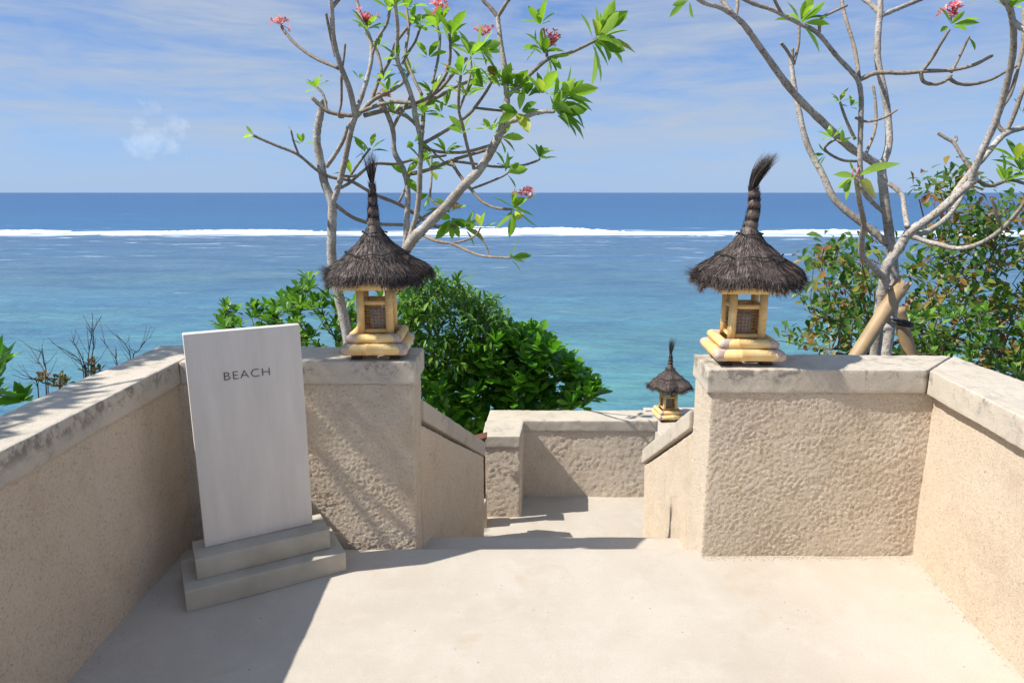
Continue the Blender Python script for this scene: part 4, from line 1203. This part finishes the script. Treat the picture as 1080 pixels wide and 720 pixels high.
shrub('green_shrub', 'bright green small-leaved shrub behind the BEACH sign and left lantern',
      [(228, 325), (240, 322), (262, 326), (285, 322), (300, 312), (318, 305), (326, 292), (336, 293), (345, 306), (362, 322), (385, 318), (430, 300), (440, 330), (430, 372), (300, 385), (232, 345)],
      (5.0, 6.0), 230, (-1.4, 5.6, -2.2), spec_broad(0.092, (7, 10), 0.46), [M_leaf_l], 31)
shrub('drooping_shrub', 'dark green shrub with narrow drooping leaves right of the left lantern',
      [(428, 302), (440, 297), (455, 302), (468, 300), (480, 305), (500, 314), (512, 318), (528, 334), (536, 352), (522, 380), (500, 400), (470, 425), (446, 425), (436, 380), (425, 340)],
      (5.15, 6.2), 380, (-0.9, 5.9, -2.2), spec_fine(0.095, W=0.27), [M_leaf_d], 37)
def fr_s3(x, y, Y, rg):
    return rg.uniform(5.1, 6.0)
shrub('sea_lettuce_shrub', 'glossy broad-leaved green shrub overhanging the landing wall',
      [(450, 398), (470, 400), (495, 380), (515, 366), (530, 348), (545, 352), (560, 344), (570, 352), (582, 366), (596, 378), (600, 388), (612, 388), (622, 398), (630, 418), (615, 434), (560, 440), (535, 445), (520, 460), (508, 480), (480, 462), (450, 440)],
      (5.1, 6.2), 360, (0.0, 6.0, -2.6), spec_broad(0.13, (7, 10), 0.52), [M_leaf_s], 41, front=fr_s3)
shrub('broad_leaf_plant', 'broad dark-leaved plant peeking over the far left end of the wall',
      [(-60, 392), (-20, 380), (6, 382), (16, 396), (30, 408), (24, 425), (0, 436), (-60, 440)],
      (2.6, 3.0), 26, (-2.25, 2.9, -0.9), spec_broad(0.12, (6, 8), 0.48, 3.0), [M_leaf_s], 43, twig_cap=0.015)
def weed(x0, x1, y0, y1, Y, label, seed, n=12):
    shrub('red_tipped_weed', label, [(x0, y1), (x0+4, (y0+y1)/2), ((x0+x1)/2, y0), (x1, (y0+y1)/2), (x1, y1)], (Y-0.05, Y+0.1), n, at((x0+x1)/2, y1+90, Y+0.05), spec_broad(0.036, (4, 7), 0.5), [M_leaf_r], seed, cat='weed', group='weeds behind the left coping', twig_cap=0.006)
weed(38, 70, 388, 408, 3.1, 'reddish weed in the hollow of the left coping next to the broad dark plant', 51)
weed(86, 106, 376, 396, 3.3, 'tiny red-tipped weed under the tallest dry twigs on the left', 53, 8)
def dry(label, specs, Y, seed):
    rg = random.Random(seed)
    root = thing('dry_twig_plant', label, 'dry twigs', at(specs[0][0][0], specs[0][0][1]+60, Y), 0, 'dry twigs behind the left coping')
    m = MB()
    for px in specs:
        pts = [at(x, y, Y + 0.15*math.sin(i*1.3+px[0][0])) for i, (x, y) in enumerate([(px[0][0]+2, px[0][1]+60)] + px)]
        n = len(pts)
        sp, sr = smooth_path(pts, [0.0028*(1-i/(n))+0.0007 for i in range(n)], 4)
        m.tube(sp, sr, 5)
        for k in range(5):
            i = rg.randint(len(sp)//3, len(sp)-2)
            d = (sp[i+1]-sp[i]).normalized() + Vector((rg.uniform(-.7, .7), rg.uniform(-.7, .7), rg.uniform(-.1, .4)))
            m.tube([sp[i], sp[i]+d*0.05, sp[i]+d*0.10+Vector((0, 0, 0.02))], [0.0018, 0.0012, 0.0006], 4)
    m.build('twigs', M_drytwig, root)
    recentre(root)
dry('tallest bundle of dark dry twigs standing against the sea at left', [[(93, 392), (94, 370), (98, 350), (107, 333)], [(90, 394), (84, 372), (74, 358)], [(96, 388), (99, 360), (92, 345)], [(88, 392), (80, 376), (62, 366)]], 3.35, 3)
dry('low dry twigs rising left of the reddish weed', [[(48, 400), (40, 380), (30, 364)], [(50, 398), (46, 382), (45, 368)], [(40, 408), (32, 398)]], 3.1, 5)
dry('faint thin twigs near the corner by the sign', [[(138, 382), (134, 366), (122, 352)], [(124, 386), (116, 370), (106, 356)], [(140, 380), (146, 370), (153, 360)]], 3.5, 7)

shrub('sea_almond_tree', 'mottled green and rust-leaved bush spreading behind the right tree',
      [(815, 358), (838, 352), (862, 340), (850, 330), (836, 326), (856, 312), (872, 300), (846, 280), (858, 266), (880, 262), (895, 250), (930, 262), (955, 268), (985, 262), (975, 240), (990, 225), (968, 210), (985, 200), (1005, 200), (1020, 190), (1040, 200), (1060, 205), (1085, 200), (1160, 185), (1180, 420), (1085, 405), (1050, 392), (1000, 386), (960, 378), (880, 372), (835, 372)],
      (4.7, 6.2), 560, (2.6, 5.3, -1.6), spec_almond(0.090), [M_leaf_a], 61, cat='bush', gap=0.0)
shrub('sea_almond_sprig', 'green undergrowth bush low behind the corner of the right wall',
      [(950, 335), (1000, 325), (1060, 330), (1160, 335), (1180, 430), (1085, 408), (1040, 392), (950, 378)],
      (4.0, 5.0), 110, (2.9, 4.4, -1.5), spec_broad(0.075, (6, 9), 0.46), [M_leaf_d], 67, cat='bush')

# ---- shade tree out of frame at left whose leaves dapple the coping
rg = random.Random(77)
pts = []
SUNV = -SUN_TO
tries = 0
while len(pts) < 190:
    ty = rg.uniform(0.6, 3.9); u = rg.random()
    lim = -1.64 + 0.13*max(0, ty-2.4)                       # shade mostly the outer half of the coping
    tx = rg.uniform(-2.3, lim)
    if noise.noise(Vector((tx*3.1, ty*2.2, 4))) < -0.22 and ty < 2.9: continue
    s = rg.uniform(2.3, 3.2)/SUNV.z*0.9
    pts.append(Vector((tx, ty, 0.87)) + SUNV*s)
for k in range(60):
    pts.append(Vector((rg.uniform(-1.4, -0.76), rg.uniform(3.02, 3.25), 0.87)) + SUNV*rg.uniform(2.3, 3.0)/SUNV.z*0.9)
for k in range(9):
    pts.append(Vector((rg.uniform(-0.95, -0.55), 2.93, rg.uniform(0.45, 0.95))) + SUNV*rg.uniform(3.6, 4.2))
root = thing('shade_tree', 'tree outside the left edge whose leaves dapple the left coping', 'tree', (-4.6, 1.2, -1.2))
wood = MB(); leaf = MB()
grow(wood, Vector((-4.6, 1.2, -1.2)), pts, rg, r_max=0.06)
for p in pts:
    rosette(leaf, p, Vector((rg.uniform(-.3, .3), rg.uniform(-.3, .3), 1)), 7, 0.13, 0.04, rg, (0.5, 1.3), 1.0, 0.2, 0.5)
wood.build('trunk', M_bark, root); leaf.build('foliage', M_leaf_f, root)
recentre(root)
